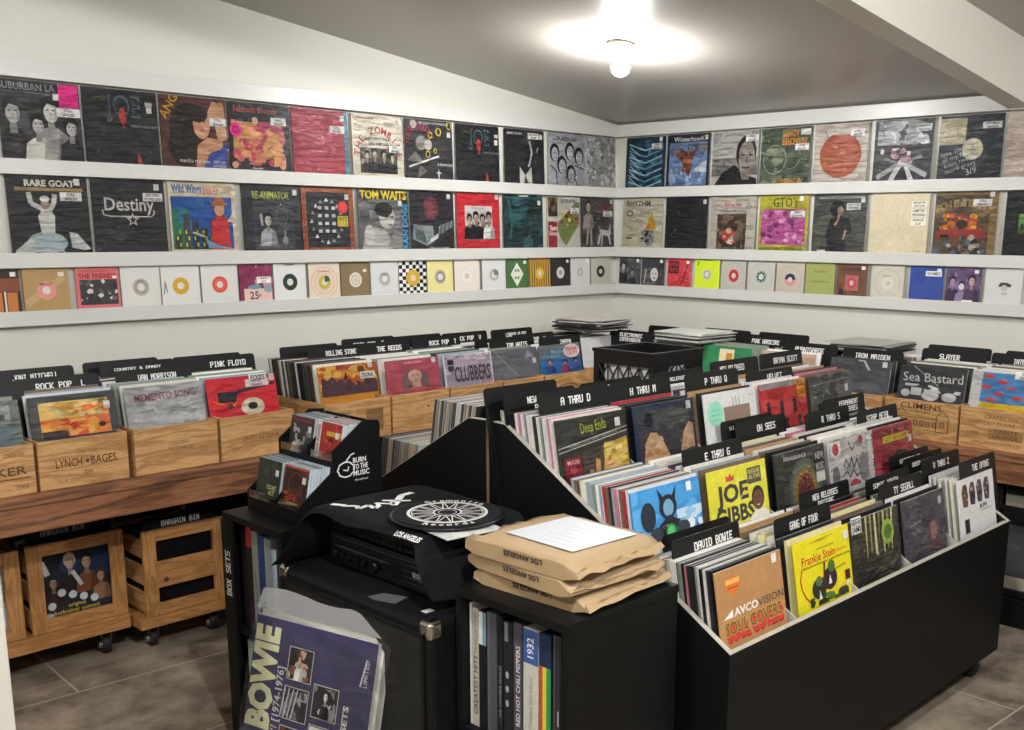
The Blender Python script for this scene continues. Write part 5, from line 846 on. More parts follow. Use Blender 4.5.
# ------------------------------------------------------------------ black milk crate on the rear half
def milk_crate():
    t = thing('milk_crate', 'black plastic milk crate with a lattice side, standing behind the island divider cards', 'crate', (-1.815, -1.765, .945), 0)
    W, D, Hh = .33, .315, .275; th = .012
    b = MB()
    for z0, z1 in ((0, .03), (.215, .275)):
        b.box(-W/2, -D/2, z0, W/2, -D/2+th, z1); b.box(-W/2, D/2-th, z0, W/2, D/2, z1)
        b.box(-W/2, -D/2+th, z0, -W/2+th, D/2-th, z1); b.box(W/2-th, -D/2+th, z0, W/2, D/2-th, z1)
    b.box(-W/2-.005, -D/2-.005, .262, W/2+.005, -D/2, .275); b.box(-W/2-.005, D/2, .262, W/2+.005, D/2+.005, .275)
    b.box(-W/2-.005, -D/2, .262, -W/2, D/2, .275); b.box(W/2, -D/2, .262, W/2+.005, D/2, .275)
    for sx in (-1, 1):
        for sy in (-1, 1): b.box(sx*W/2-(th*1.6 if sx > 0 else 0), sy*D/2-(th*1.6 if sy > 0 else 0), .03, sx*W/2+(th*1.6 if sx < 0 else 0), sy*D/2+(th*1.6 if sy < 0 else 0), .215)
    b.obj('frame', M['pblack'], t)
    for sx in (-1, 1):
        b = MB(); x = sx*(W/2-.006); n = 5; y0 = -D/2+.02; dy = (D-.04)/n
        for i in range(n):
            for z0 in (.03, .122):
                ya, yb = y0+i*dy, y0+(i+1)*dy
                b.tube([(x, ya, z0), (x, yb, z0+.092)], .0035, 6); b.tube([(x, ya, z0+.092), (x, yb, z0)], .0035, 6)
        for i in range(n+1): b.tube([(x, y0+i*dy, .03), (x, y0+i*dy, .215)], .0035, 6)
        b.tube([(x, y0, .122), (x, -y0, .122)], .004, 6)
        b.obj('lattice_side', M['pblack'], t)
    for sy in (-1, 1):
        b = MB(); y = sy*(D/2-.006)
        b.box(-W/2+.02, y-.005, .03, W/2-.02, y+.005, .17); b.box(-W/2+.02, y-.005, .17, -.06, y+.005, .215); b.box(.06, y-.005, .17, W/2-.02, y+.005, .215)
        b.obj('end_wall', M['pblack'], t)
    b = MB(); b.box(-W/2+.012, -D/2+.012, 0, W/2-.012, D/2-.012, .008); b.obj('crate_floor', M['pblack'], t)
milk_crate()
for i in range(9):
    rest([9, 3, 12, 9, 0, 3, 9, 12, 14][i], .008, (-1.815-.138+i*.0165, -1.765, .955), (0, 0, -pi/2), .232)

# ------------------------------------------------------------------ slatted crates on dollies under the left counter
def slatted_crate(label, x0, x1, yf, z0, z1, deep=.33, middle=False):
    t = thing('slatted_crate', label, 'crate', (x0, yf, z0), 0)
    W, Hh = x1-x0, z1-z0; s = .056; th = .018
    for xa in (0, W-s):
        b = MB(); b.box(xa, 0, 0, xa+s, th, Hh); b.obj('front_stile', M['dpinez'], t, bevel=.002)
    b = MB(); b.box(s, 0, Hh-.048, W-s, th, Hh); b.obj('top_rail', M['dpine'], t, bevel=.002)
    b = MB(); b.box(s, 0, 0, W-s, th, .05); b.obj('bottom_rail', M['dpine'], t, bevel=.002)
    if middle:
        b = MB(); b.box(s, .004, .115, W-s, th-.002, .225); m_ = b.obj('middle_board', M['dpine'], t, bevel=.002)
        b = MB(); b.lathe([(.011, -.0006), (.011, .0002)], 14, (s+.035, .004, .145), 'y'); b.obj('knot', M['stamp'], m_)
    for xa in (0, W-.014):
        for k in range(3):
            b = MB(); h = (Hh-.02)/3; b.box(xa, th, .005+k*h+.018, xa+.014, deep, k*h+h-.012); b.obj('side_slat', M['piney'], t, bevel=.0015)
        for ya in (th, deep-.02):
            b = MB(); b.box(xa+(.014 if xa == 0 else -.016), ya+.0005, .016, xa+(.030 if xa == 0 else 0), ya+.02, Hh-.004); b.obj('corner_post', M['dpinez'], t)
    for k in range(3):
        b = MB(); h = (Hh-.02)/3; b.box(0, deep, .005+k*h+.018, W, deep+.012, k*h+h-.012); b.obj('back_slat', M['dpine'], t)
    b = MB(); b.box(.015, th, .002, W-.015, deep-.001, .014); b.obj('base', M['dpine'], t)
    return t
def dolly(label, x0, x1, yf, z0, z1, deep, wx):
    t = thing('crate_dolly', label, 'dolly', ((x0+x1)/2, yf+deep/2, 0), 0)
    W = x1-x0
    for k in range(2):
        b = MB(); ya = -deep/2+k*(deep/2+.01); b.box(-W/2, ya, z0, W/2, ya+deep/2-.01, z1); b.obj('board', M['dpine'], t, bevel=.003)
    if z1-z0 < .05:
        pass
    for x in (-W/2+wx, W/2-wx):
        for y in (-deep/2+.07, deep/2-.07):
            r = z0/2-.012
            b = MB(); b.box(x-.03, y-.03, z0-.006, x+.03, y+.03, z0-.0003); 
            for q in (-.02, .017): b.prism([(y-.018, r*.9), (y+.018, r*.9), (y+.026, z0-.006), (y-.026, z0-.006)], x+q, x+q+.003, 'x')
            c = b.obj('caster', M['metal'], t)
            w = MB(); w.lathe([(r*.55, -.0145), (r*.95, -.014), (r, -.008), (r, .008), (r*.95, .014), (r*.55, .0145)], 20, (x, y, r), 'x'); w.obj('wheel', M['rubber'], c)
            w = MB(); w.lathe([(.008, -.0265), (.015, -.0225), (.019, -.0155), (.019, .0155), (.015, .0225), (.008, .0265)], 12, (x, y, r), 'x'); w.obj('axle', M['metal'], c)
    return t
dolly('pine dolly on black casters carrying two crates, at the left', -4.29, -3.505, -.475, .105, .163, .36, .085)
dolly('pine dolly on black casters carrying one crate, left of the black shelf', -3.49, -3.085, -.535, .098, .138, .36, .07)
slatted_crate('slatted pine crate half hidden by the white partition at the left', -4.265, -3.900, -.46, .164, .512)
slatted_crate('slatted pine crate with a dark record cover in its opening', -3.875, -3.505, -.46, .164, .515)
slatted_crate('slatted pine crate with a wide middle board, left of the black shelf', -3.455, -3.095, -.52, .139, .500, middle=True)
cover('dark cover of costumed musicians with yellow title, in the slatted crate','#26282e',[('b',501,30,.0,.0,1,1,.06,.16,['#2c2f36','#1f2026','#33363e','#2a3a5a']),('r',.55,.5,1,.86,'#22324e'),('t','im Oberkrain',.36,.875,.07,'#d8c86a','l',0,.04,.56),('man',.46,.35,.5,'#b9a08c','#bdb7ae','#2a2628'),('man',.66,.32,.5,'#b08c74','#2a2422','#7a4a30'),('man',.24,.2,.4,'#a88a74','#2a2624','#3a2a2a'),('man',.82,.18,.4,'#a88872','#4a3020','#8a6a50')]+[('e',.2+.13*i,.22+.05*((i*3)%4),.05,.05,'#c9ccd0') for i in range(5)]+[('e',.16,.08,.06,.06,'#b5b8bc'),('l',[(.48,.62),(.58,.42)],.05,'#c9ccd0'),('l',[(.12,.8),(.18,.62)],.07,'#c0c2c6'),('t','original',.5,.17,.05,'#c9b85a','c'),('t','oberkrainer quintett',.48,.10,.05,'#c9b85a','c')], (-3.690, -.418, .180), 0, .03, .315, stick=(), sleeve=None)
for i in range(7):
    rest([1, 8, 15, 0, 14, 1, 8][i], .008, (-3.690, -.385+i*.026, .180), (-.05, 0, 0))
    rest([11, 8, 15, 5, 1, 8, 15][i], .008, (-3.275, -.468+i*.032, .1555), (-.06, 0, 0))
    if i < 5: rest([12, 9, 6, 0, 12][i], .008, (-4.082, -.42+i*.03, .180), (-.05, .10 if i == 0 else 0, 0))
M['shadeprint'] = mat('shaded_lettering', '#8d8f92', .6)  # lettering under the counter, its shade put into the colour as grey
for x, y, zt, c, off, lab in ((-3.853, -.405, .577, 'shadeprint', -.02, 'black card lettered BARGAIN BIN above the crate with the musicians cover'), (-3.433, -.488, .548, 'white', 0, 'black card with white BARGAIN BIN above the middle board crate')):
    o = meshobj('divider_card', card_mesh()); o.location = (x+.159, y, zt-.372); o.rotation_euler = (-.01, 0, 0); tag(o, lab, 'divider')
    b = MB(); pixel_text(b, 'BARGAIN BIN', off, .325, .165, .024, -.0017); b.obj('lettering', M[c], o, fix=False)

# ------------------------------------------------------------------ black low shelf with box sets
def shelf_unit(label, xf, xb, y0, y1, zt, stile=0, zs=(.40,), text=None):
    """open towards -x; y0 is the far (left) side"""
    t = thing('record_shelf', label, 'shelf', ((xf+xb)/2, (y0+y1)/2, 0), 0)
    ox, oy = (xf+xb)/2, (y0+y1)/2; th = .019
    def bx(n, x0, ya, z0, x1, yb, z1, mt='black', p=None):
        b = MB(); b.box(x0-ox, ya-oy, z0, x1-ox, yb-oy, z1); return b.obj(n, M[mt], p or t, bevel=.0012)
    bx('top_panel', xf-.004, y1-.003, zt-.022, xb, y0+.003, zt)
    l = bx('side_panel', xf, y0-th, 0, xb, y0, zt-.0225); bx('side_panel', xf, y1, 0, xb, y1+th, zt-.0225)
    bx('back_panel', xb-.008, y1+th, .0, xb-.0005, y0-th, zt-.0225, 'blackmatte')
    bx('bottom_panel', xf+.004, y1+th, .03, xb-.008, y0-th, .05)
    for z in zs: bx('shelf_board', xf+.002, y1+th, z, xb-.0085, y0-th, z+.022)
    if stile:
        s = bx('front_stile', xf-.012, y0-stile, 0, xf-.0005, y0, zt-.023)
        b = MB(); pixel_text(b, text, 0, 0, .150, .030, 0)
        for v in b.v:   # lettering reads upwards on the stile
            a, c = v.x, v.z; v.x = xf-.0128-ox; v.y = y0-oy-.050+c; v.z = .600+a
        b.obj('lettering', M['white'], s, fix=False)
    return t
def box_set(label, x, y, z, w, h, d, col, art=(), group=None, tilt=0, gloss=True):
    """a boxed set standing on a shelf, spine towards -x; w is the spine width"""
    b = MB(); b.box(-w/2, 0, 0, w/2, d, h, col)
    draw_art(b, art, h, -.0003, W=w)
    o = b.obj('boxed_set', M['print' if gloss else 'paper'], fix=False); o.location = (x, y, z); o.rotation_euler = (0, tilt, -pi/2)
    return tag(o, label, 'box set', group)
shelf_unit('black low record shelf lettered BOX SETS, under the small disc rack', -3.605, -3.225, -1.470, -1.815, .80, .066, text='BOX SETS')
zz = .423
for y, w, h, col, lab, art in ((-1.552,.030,.325,'#1c1c1f','black boxed set next to the stile of the left shelf',[]),(-1.584,.032,.345,'#3a2a2c','dark boxed set with a red top in the left shelf',[('r',0,.80,1,1,'#b03a3a'),('r',.1,.3,.9,.78,'#2c2426')]),(-1.619,.034,.335,'#8d948c','grey-green boxed set in the left shelf',[('t','GLAM',.62,.3,.3,'#4f5650','l',90,0,.3)]),
        (-1.657,.036,.330,'#2c4478','navy blue boxed set in the left shelf',[]),(-1.697,.038,.325,'#8f959d','silver boxed set in the left shelf',[('r',.1,0,.2,1,'#a9b0b8')]),(-1.733,.028,.30,'#9fb7cc','light blue boxed set in the left shelf',[('r',.5,0,1,1,'#c9d4dc')]),(-1.765,.030,.305,'#3a3c42','charcoal boxed set at the right of the left shelf',[])):
    box_set(lab, -3.585, y, zz, w, h, .315, col, art)
for i, (y, w, col) in enumerate(((-1.560,.032,'#b5b8b8'),(-1.600,.036,'#8c8f90'),(-1.645,.04,'#c4c6c5'),(-1.69,.036,'#5a5c5f'),(-1.735,.04,'#9a9d9e'))):
    box_set(['pale plastic wrapped boxed set, first on the lower board of the left shelf','grey plastic wrapped boxed set, second on the lower board of the left shelf','whitish plastic wrapped boxed set, third on the lower board of the left shelf','charcoal plastic wrapped boxed set, fourth on the lower board of the left shelf','silvery plastic wrapped boxed set, last on the lower board of the left shelf'][i], -3.585, y, .051, w, .325, .315, col)

# ------------------------------------------------------------------ small disc rack
def cd_rack():
    xf, xb, y0, y1, zb = -3.515, -3.205, -1.505, -1.815, .801
    t = thing('disc_rack', 'black stepped counter rack of small discs with a white printed emblem on its side', 'rack', (-.020, 0, 0), 0)
    prof = [(xf, zb), (xf, .866), (-3.392, .956), (-3.392, 1.020), (-3.272, 1.104), (-3.215, 1.098), (-3.203, zb)]
    for ya, yb, n in ((y1, y1+.006, 'side_panel'), (y0-.006, y0, 'side_panel')):
        b = MB(); b.prism(prof, ya, yb, 'y'); sp = b.obj(n, M['black'], t)
        if ya == y1:
            a = MB(); c = '#ffffff'
            for k, (s, w) in enumerate((('BURN', .05), ('TO THE', .056), ('MUSIC', .062))):
                vs, fs, tw = text_poly(s, .03)
                a.add([(-3.318+px/tw*w, y1-.0006, .972-k*.021+py*.016) for px, py in vs], fs)
            vs, fs, tw = text_poly('the self tour', .0); a.add([(-3.312+px/tw*.05, y1-.0006, .913+py*.007) for px, py in vs], fs)
            R = [(-3.345+.028*cos(q*pi/9)*(1+.18*(q % 2)), .955+.024*sin(q*pi/9)) for q in range(19)]
            for p, q in zip(R, R[1:]):
                d = Vector((q[0]-p[0], q[1]-p[1])).normalized()*.0022; a.add([(p[0]-d.y, y1-.0006, p[1]+d.x), (q[0]-d.y, y1-.0006, q[1]+d.x), (q[0]+d.y, y1-.0006, q[1]-d.x), (p[0]+d.y, y1-.0006, p[1]-d.x)], [(0,1,2,3)])
            for (p, q) in (((-3.345, .98), (-3.325, 1.0)), ((-3.325, 1.0), (-3.312, 1.003)), ((-3.355, .955), (-3.338, .950)), ((-3.338, .950), (-3.335, .964))):
                d = Vector((q[0]-p[0], q[1]-p[1])).normalized()*.002; a.add([(p[0]-d.y, y1-.0006, p[1]+d.x), (q[0]-d.y, y1-.0006, q[1]+d.x), (q[0]+d.y, y1-.0006, q[1]-d.x), (p[0]+d.y, y1-.0006, p[1]-d.x)], [(0,1,2,3)])
            a.obj('printed_emblem', M['white'], sp, fix=False)
    ym = (y0+y1)/2
    A, B = y1+.0065, y0-.0065
    b = MB(); b.box(xf, A, zb, xf+.008, B, .845); b.obj('front_panel', M['black'], t)
    b = MB(); b.box(xf+.008, A, .838, -3.385, B, .845); b.obj('lower_floor', M['black'], t)
    b = MB(); b.box(-3.392, A, .846, -3.384, B, .985); b.obj('step_panel', M['black'], t)
    b = MB(); b.box(-3.384, A, .962, -3.214, B, .969); b.obj('upper_floor', M['black'], t)
    b = MB(); b.box(-3.213, A, zb, -3.206, B, 1.09); b.obj('back_panel', M['black'], t)
    for pr in ([(xf+.01, .846), (xf+.01, .862), (-3.394, .950), (-3.394, .846)], [(-3.382, .970), (-3.382, 1.015), (-3.272, 1.095), (-3.216, 1.09), (-3.216, .970)]):
        b = MB(); b.prism(pr, ym-.003, ym+.003, 'y'); b.obj('compartment_wall', M['black'], t)
    for x, z in ((xf-.002, .846), (-3.392, .986)):
        for ya, yb in ((A+.004, ym-.03), (ym+.03, B-.004)):
            b = MB(); b.box(x, ya, z-.004, x+.003, yb, z+.024); b.obj('retaining_lip', M['film'], t)
    return ym, A, B
ym, A_, B_ = cd_rack()
def cds(y, x, z, n, cols, first, lab1, labn, grp):
    for i in range(n):
        b = MB(); W, Hh, t = .136, .124, .0095
        c = cols[i % len(cols)]
        b.box(-W/2, -t/2, 0, W/2, t/2, Hh, c)
        if i == 0: draw_art(b, first, Hh, -t/2-.0001, W=W)
        b.c[1] = '#b9c4cc'; b.c[3] = '#b9c4cc'
        o = b.obj('compact_disc', M['print'], fix=False); o.location = (x+i*.0108, y, z); o.rotation_euler = (-.20, 0, -pi/2)
        tag(o, lab1 if i == 0 else labn, 'disc', None if i == 0 else grp)
        if i == 0:
            s = meshobj('price_sticker', sticker_mesh(.018, .02, '#e4e4e0', '', '#222222'), o); s.location = (W*.36, -t/2-.003, Hh*.62)
yl, yr = (ym+B_)/2, (ym+A_)/2
cds(yl+.003, -3.508, .847, 7, ['#2e3830','#7f8f96','#4a4e52','#9fb0ba'], [('b',511,14,0,0,1,1,.1,.25,['#333d35','#29322b','#3c463d']),('t','COUNT|'.strip('|'),.46,.24,.11,'#d9d59a','l',0,.03,.4),('t','ACT',.54,.10,.11,'#d9d59a','l',0,.03,.26)], 'dark green disc in the lower left of the small rack','disc filed behind the dark green one in the small rack','discs behind the dark green one')
cds(yr-.001, -3.508, .847, 7, ['#3a2020','#a9c4d0','#c9d4d8','#8fa9b5'], [('b',513,16,0,0,1,1,.1,.22,['#4a2a24','#2e1a1a','#5a3a2c']),('o',.5,.56,.3,.3,.03,'#6a4a38'),('b',514,14,.05,.08,.95,.34,.04,.1,['#a0302c','#c84a3a','#7a2420']),('t','THE MONK',.1,.02,.08,'#d0c060','l',0,.02,.6),('r',0,.95,1,1,'#d8503a')], 'brown and red disc in the lower right of the small rack','disc filed behind the brown and red one in the small rack','discs behind the brown and red one')
cds(yl+.003, -3.382, .971, 9, ['#3c3a3a','#7a7c7e','#a9abab','#4e4f50','#8f9294'], [('b',515,24,0,0,1,.8,.06,.14,['#4a4848','#2c2a2a','#8a8886','#b5b3b0']),('t','THE BLUES',.08,.86,.08,'#a83a3a','l',0,.03,.8),('man',.3,.05,.55,'#b9b3ae','#2a2828','#d0cec9'),('man',.66,.02,.55,'#a9a39e','#2a2828','#3a3838')], 'grey band photo disc in the upper left of the small rack','disc filed behind the grey band photo in the small rack','discs behind the band photo')
cds(yr-.001, -3.382, .971, 9, ['#a83030','#c9c4bc','#7a3a34','#b5aaa0'], [('r',0,0,.18,1,'#e2dfd8'),('t','DRAW POWER',.14,.06,.1,'#8a2420','l',90,.03,.86),('b',517,16,.2,.0,1,1,.08,.18,['#b83a36','#982a28','#c84c40']),('r',.42,.66,.98,.78,'#d8b83a'),('man',.6,.0,.6,'#c04a3c','#3a1a1a','#7a2020')], 'red disc with a white side strip in the upper right of the small rack','disc filed behind the red one in the small rack','discs behind the red one')

# ------------------------------------------------------------------ speaker cabinet with hi-fi, cloth and slipmat on top
SX0, SX1, SY0, SY1, SZ = -3.632, -3.295, -1.835, -2.548, .710
t = thing('speaker_cabinet', 'big black speaker cabinet with metal corners, between the two black shelves', 'speaker', (0, 0, 0), 0)
b = MB(); b.box(SX0, SY1, .03, SX1, SY0, SZ); cab = b.obj('cabinet', M['tolex'], t, bevel=.016)
b = MB(); b.box(SX0-.004, SY1+.035, .07, SX0+.002, SY0-.035, SZ-.042); g = b.obj('grille', M['grille'], t)
b = MB()
for ya in (SY1+.022, SY0-.034): b.box(SX0-.008, ya, .058, SX0-.0005, ya+.012, SZ-.030)
for za in (.058, SZ-.042): b.box(SX0-.0075, SY1+.022, za, SX0-.0005, SY0-.022, za+.012)
b.obj('grille_frame', M['tolex'], t, bevel=.002)
for y in (SY1, SY0):
    for z in (.03, SZ):
        for x in (SX0, SX1):
            sx = 1 if x == SX0 else -1; sy = 1 if y == SY1 else -1; sz = 1 if z == .03 else -1
            b = MB(); v0 = Vector((x-sx*.0025, y-sy*.0025, z-sz*.0025)); v1 = v0+Vector((sx*.052, sy*.052, sz*.052))
            b.box(min(v0.x, v1.x), min(v0.y, v1.y), min(v0.z, v1.z), max(v0.x, v1.x), max(v0.y, v1.y), max(v0.z, v1.z))
            o = b.obj('corner_protector', M['metal'], t); bv = o.modifiers.new('bevel', 'BEVEL'); bv.width = .015; bv.segments = 4
            b = MB(); b.lathe([(.004, -.003), (.004, 0), (.002, .001)], 10, (x-sx*.0045, y+sy*.022, z+sz*.026), 'x'); b.obj('screw', M['metal'], o)
for y in (SY1+.1, SY0-.1):
    for x in (SX0+.08, SX1-.08):
        b = MB(); b.lathe([(.02, .0), (.022, .008), (.018, .0305)], 14, (x, y, 0)); b.obj('foot', M['rubber'], t)
b = MB(); b.box(-3.585, -2.475, SZ, -3.555, -2.453, SZ+.0006); b.obj('tape_mark', M['lab'], t)
b = MB(); b.T = Matrix.Translation((-3.585, -2.30, SZ)) @ Matrix.Rotation(.4, 4, 'Z'); b.prism([(-.035, -.05), (.025, -.055), (.03, .02), (-.01, .05), (-.03, .02)], 0, .0007, 'z'); b.obj('tape_scrap', mat('grey_tape', '#55575a', .5), t)

t = thing('stereo_receiver', 'black stereo receiver with knobs and a small lit display, on the speaker cabinet', 'hi-fi', (-3.505, -2.16, SZ), 0)
b = MB(); b.box(0, -.225, .010, .31, .225, .098); b.obj('case', M['hifi'], t, bevel=.003)
b = MB(); b.box(-.006, -.227, .008, -.0005, .227, .100); fp = b.obj('front_panel', M['hifi'], t, bevel=.002)
for i, (y, r) in enumerate(((.19, .014), (.155, .011), (.12, .011), (.085, .011), (.05, .011), (.0, .018))):
    b = MB(); b.lathe([(r, 0), (r, -.012), (r*.8, -.016)], 18, (-.006, y, .042), 'x'); b.obj('knob', M['hifi'], t)
b = MB(); b.box(-.0072, -.06, .060, -.0062, .20, .064); b.box(-.0072, -.215, .088, -.0062, .215, .090)
for z in (.075, .058, .040, .026): b.box(-.0072, -.215, z, -.0062, -.12, z+.0015)
b.obj('trim_line', mat('dark_grey_trim', '#3d3f42', .4), t)
b = MB(); b.box(-.0078, -.12, .028, -.0062, -.055, .042); b.obj('display_window', M['blackmatte'], t)
b = MB(); 
vs, fs, tw = text_poly('0:07', .02)
b.add([(-.0072, -.168-px/tw*.05, .050+py*.012) for px, py in vs], fs); b.box(-.0074, -.215, .046, -.0066, -.168, .0468); b.obj('printed_dial', M['dial'], t, fix=False)
for x in (.04, .27):
    for y in (-.19, .19): b = MB(); b.lathe([(.016, 0), (.016, .011)], 12, (x, y, 0)); b.obj('foot', M['rubber'], t)
t = thing('cassette_deck', 'black deck on the receiver, mostly hidden by the black shirt', 'hi-fi', (-3.500, -2.16, SZ+.1005), 0)
b = MB(); b.box(0, -.222, .006, .30, .222, .080); b.obj('case', M['hifi'], t, bevel=.003)
b = MB(); b.box(-.005, -.224, .005, -.0005, .224, .081); b.obj('front_panel', M['hifi'], t, bevel=.002)
b = MB(); b.box(-.0062, -.02, .018, -.0052, .09, .070); b.obj('tape_door', M['blackmatte'], t)
b = MB()
for k in range(6): b.box(-.0115, -.20+k*.026, .014, -.0052, -.18+k*.026, .024)
b.obj('button_row', M['hifi'], t)
for x in (.04, .26):
    for y in (-.19, .19): b = MB(); b.lathe([(.014, 0), (.014, .007)], 12, (x, y, 0)); b.obj('foot', M['rubber'], t)
TOP = SZ+.1005+.081      # top of the stack
def shirt():
    """cotton shirt thrown over the hi-fi: profile across y (hangs at both ends), rippled along x"""
    prof = [(-1.858, .712), (-1.875, .738), (-1.900, .775), (-1.922, .83), (-1.932, TOP-.004), (-1.95, TOP+.008), (-2.0, TOP+.010), (-2.08, TOP+.009), (-2.16, TOP+.008), (-2.24, TOP+.008), (-2.30, TOP+.008), (-2.36, TOP+.009), (-2.43, TOP+.006), (-2.462, TOP-.022), (-2.478, .83), (-2.495, .77), (-2.505, .735)]
    n = 16; g = []; b = MB(); R = random.Random(3)
    for i, (y, z) in enumerate(prof):
        hang = i < 4 or i > 12
        for k in range(n+1):
            u = k/n
            x = -3.592+.40*u+(.014*sin(i*1.3)+.01*sin(i*.7+1))*(1-u)
            if i < 4: x -= .10*(1-u)*(4-i)/4
            zz_ = z+(.004*sin(9*u+i*.9) if hang else .0022*(1+sin(14*u+i*1.7)))
            yy_ = y+(.012*sin(8*u+i*.5) if hang else .003*sin(6*u+i))
            if not hang and k < 2: zz_ -= [.022+.010*sin(i*1.9), .002][k]; x += [.010, .002][k]
            g.append((x, yy_, max(zz_, SZ+.003)))
    b.add(g, [(i*(n+1)+k, (i+1)*(n+1)+k, (i+1)*(n+1)+k+1, i*(n+1)+k+1) for i in range(len(prof)-1) for k in range(n)], smooth=True)
    o = b.obj('shirt', M['cloth'], fix=False)
    m = o.modifiers.new('thick', 'SOLIDIFY'); m.thickness = .003; m.offset = 1
    sd = o.modifiers.new('smooth', 'SUBSURF'); sd.levels = 1; sd.render_levels = 1
    tag(o, 'black cotton shirt with a white scrawl, draped over the hi-fi stack', 'shirt')
    z = TOP+.0165
    p = MB()
    def st(pts, w):
        for a, c in zip(pts, pts[1:]):
            d = Vector((c[0]-a[0], c[1]-a[1])).normalized()*w/2
            p.add([(a[0]-d.y, a[1]+d.x, z), (c[0]-d.y, c[1]+d.x, z), (c[0]+d.y, c[1]-d.x, z), (a[0]+d.y, a[1]-d.x, z)], [(0,1,2,3)])
    st([(-3.53,-2.03),(-3.50,-2.06),(-3.515,-2.09),(-3.47,-2.075),(-3.48,-2.12),(-3.45,-2.10)], .016)
    st([(-3.45,-2.10),(-3.44,-2.07),(-3.41,-2.12),(-3.40,-2.09)], .012)
    st([(-3.42,-2.13),(-3.33,-2.05),(-3.285,-2.045)], .022); st([(-3.41,-2.06),(-3.35,-2.12)], .014); st([(-3.54,-1.99),(-3.52,-2.03)], .02)
    q = p.obj('white_print', M['white'], o, fix=False)
    p = MB(); vs, fs, tw = text_poly('LOS ANGELES', .04)
    p.add([(-3.586+py*.015, -2.345-px/tw*.105, z-.002-.009*(1-py)) for px, py in vs], fs); p.obj('lettering', M['white'], o, fix=False)
    return o
shirt()
cover('small white sleeve lying under the printed slipmat, one corner showing','#b9bab6',[('b',521,20,0,0,1,1,.05,.15,['#a9aaa6','#c6c7c3'])],(-3.455,-2.530,TOP+.018),0,0,.18,t=.002,sleeve=None).rotation_euler = (-pi/2, 0, radians(-8))
t = thing('slipmat', 'round black slipmat with a white wheel print and lettering round its rim', 'slipmat', (-3.398, -2.345, TOP+.0235), 0)
b = MB(); b.lathe([(.158, 0), (.162, .002), (.162, .005), (.158, .0065)], 48); b.obj('record', M['hifi'], t)
b = MB(); b.lathe([(.150, .0068), (.152, .0072), (.152, .0085), (.149, .0092)], 48); b.obj('mat', M['felt'], t)
b = MB(); z = .0096
def rg(r0, r1, n=48): b.add([(r*cos(2*pi*i/n), r*sin(2*pi*i/n), z) for r in (r0, r1) for i in range(n)], [(i, (i+1) % n, n+(i+1) % n, n+i) for i in range(n)])
rg(.104, .113); rg(.098, .1005); rg(.036, .041); rg(.024, .026)
for i in range(16):
    a = 2*pi*i/16
    for s in (-1, 1):
        p0 = Vector((.040*cos(a), .040*sin(a))); p1 = Vector((.099*cos(a+s*.17), .099*sin(a+s*.17))); d = (p1-p0).normalized()*.0016
        b.add([(p0.x-d.y, p0.y+d.x, z), (p1.x-d.y, p1.y+d.x, z), (p1.x+d.y, p1.y-d.x, z), (p0.x+d.y, p0.y-d.x, z)], [(0,1,2,3)])
for s, a0, rev in (('Cremonite', radians(78), 1), ('Records', radians(232), -1)):
    w = .168; n = len(s)
    for i, ch in enumerate(s):
        a = a0-(i-(n-1)/2)*.165 if rev == 1 else a0+(i-(n-1)/2)*.165
        a -= radians(40) if rev == 1 else 0
        vs, fs, tw = text_poly(ch, .04); r = .119 if rev == 1 else .137
        rot = a-pi/2 if rev == 1 else a+pi/2
        q = [((px-tw/2)*.020, py*.020) for px, py in vs]
        b.add([(r*cos(a)+x*cos(rot)-y*sin(rot), r*sin(a)+x*sin(rot)+y*cos(rot), z) for x, y in q], fs)
b.obj('white_print', M['felt2'], t, fix=False)
b = MB(); b.lathe([(.0036, .009), (.0036, .0098)], 10); b.obj('centre_hole', M['blackmatte'], t)

# ------------------------------------------------------------------ bagged posters leaning on the cabinet
PW, PH = .452, .62
n_ = Vector((-.974, -.228, 0)); mid = Vector((-3.6925, -2.128, 0))+n_*.15
rzp = math.atan2(-.974, .228)
t = thing('poster_pack', 'purple promotional posters for boxed sets in a plastic bag, leaning on the speaker cabinet', 'poster', (mid.x, mid.y, .002), rzp, lean=-math.atan(.15/.6))
art = [('b',531,16,.0,.0,1,1,.1,.25,['#383255','#3e385e','#342f50']),('t','DAVID BOWIE',.205,.0,.185,'#dcdcb4','l',90,.08,.96),('t','WHO CAN I BE NOW? [1974-1976]',.285,.0,.055,'#d0d0cc','l',90,.02,.79),('t','VINYL BOXED SETS',.835,.20,.040,'#d0d0cc','l',90,.04,.50),('t','LIMITED',.95,.80,.03,'#b9b9c4','l',90,.02,.12),('l',[(.90,.80),(.93,.92)],.012,'#c9c9d0')]
def pic(u, v, seed, c):
    return [('r',u,v,u+.205,v+.150,'#c4c2be'),('r',u+.006,v+.004,u+.199,v+.146,'#1c1b1e'),('b',seed,14,u+.01,v+.008,u+.195,v+.142,.02,.05,c)]
art += pic(.310,.745,541,['#2a2426','#7a4a3a','#c9a48a','#3a2a28','#b5b0a8'])+pic(.310,.565,542,['#77757a','#2c2b2e','#a5a3a6','#45444a'])+pic(.310,.385,543,['#2a2628','#8a2a2c','#c9c4bc','#3a3436'])+pic(.310,.205,544,['#4a484c','#8a888c','#2a282c'])
art += pic(.550,.610,545,['#1e1d20','#c9c7c4','#8a8886','#2c2b2e'])+pic(.550,.430,546,['#8f8d8c','#d0cecb','#4a494c'])+pic(.550,.250,547,['#3a383c','#8a888c','#c0bebc'])
art += [('man',.415,.75,.12,'#c9a48a','#6a3a28','#d8d4cc'),('man',.66,.615,.13,'#c9c5c0','#2a282a','#1c1c1e')]+[('l',[(.31+.03*i,.57),(.33+.035*i,.71)],.010,'#a9a8ab') for i in range(4)]
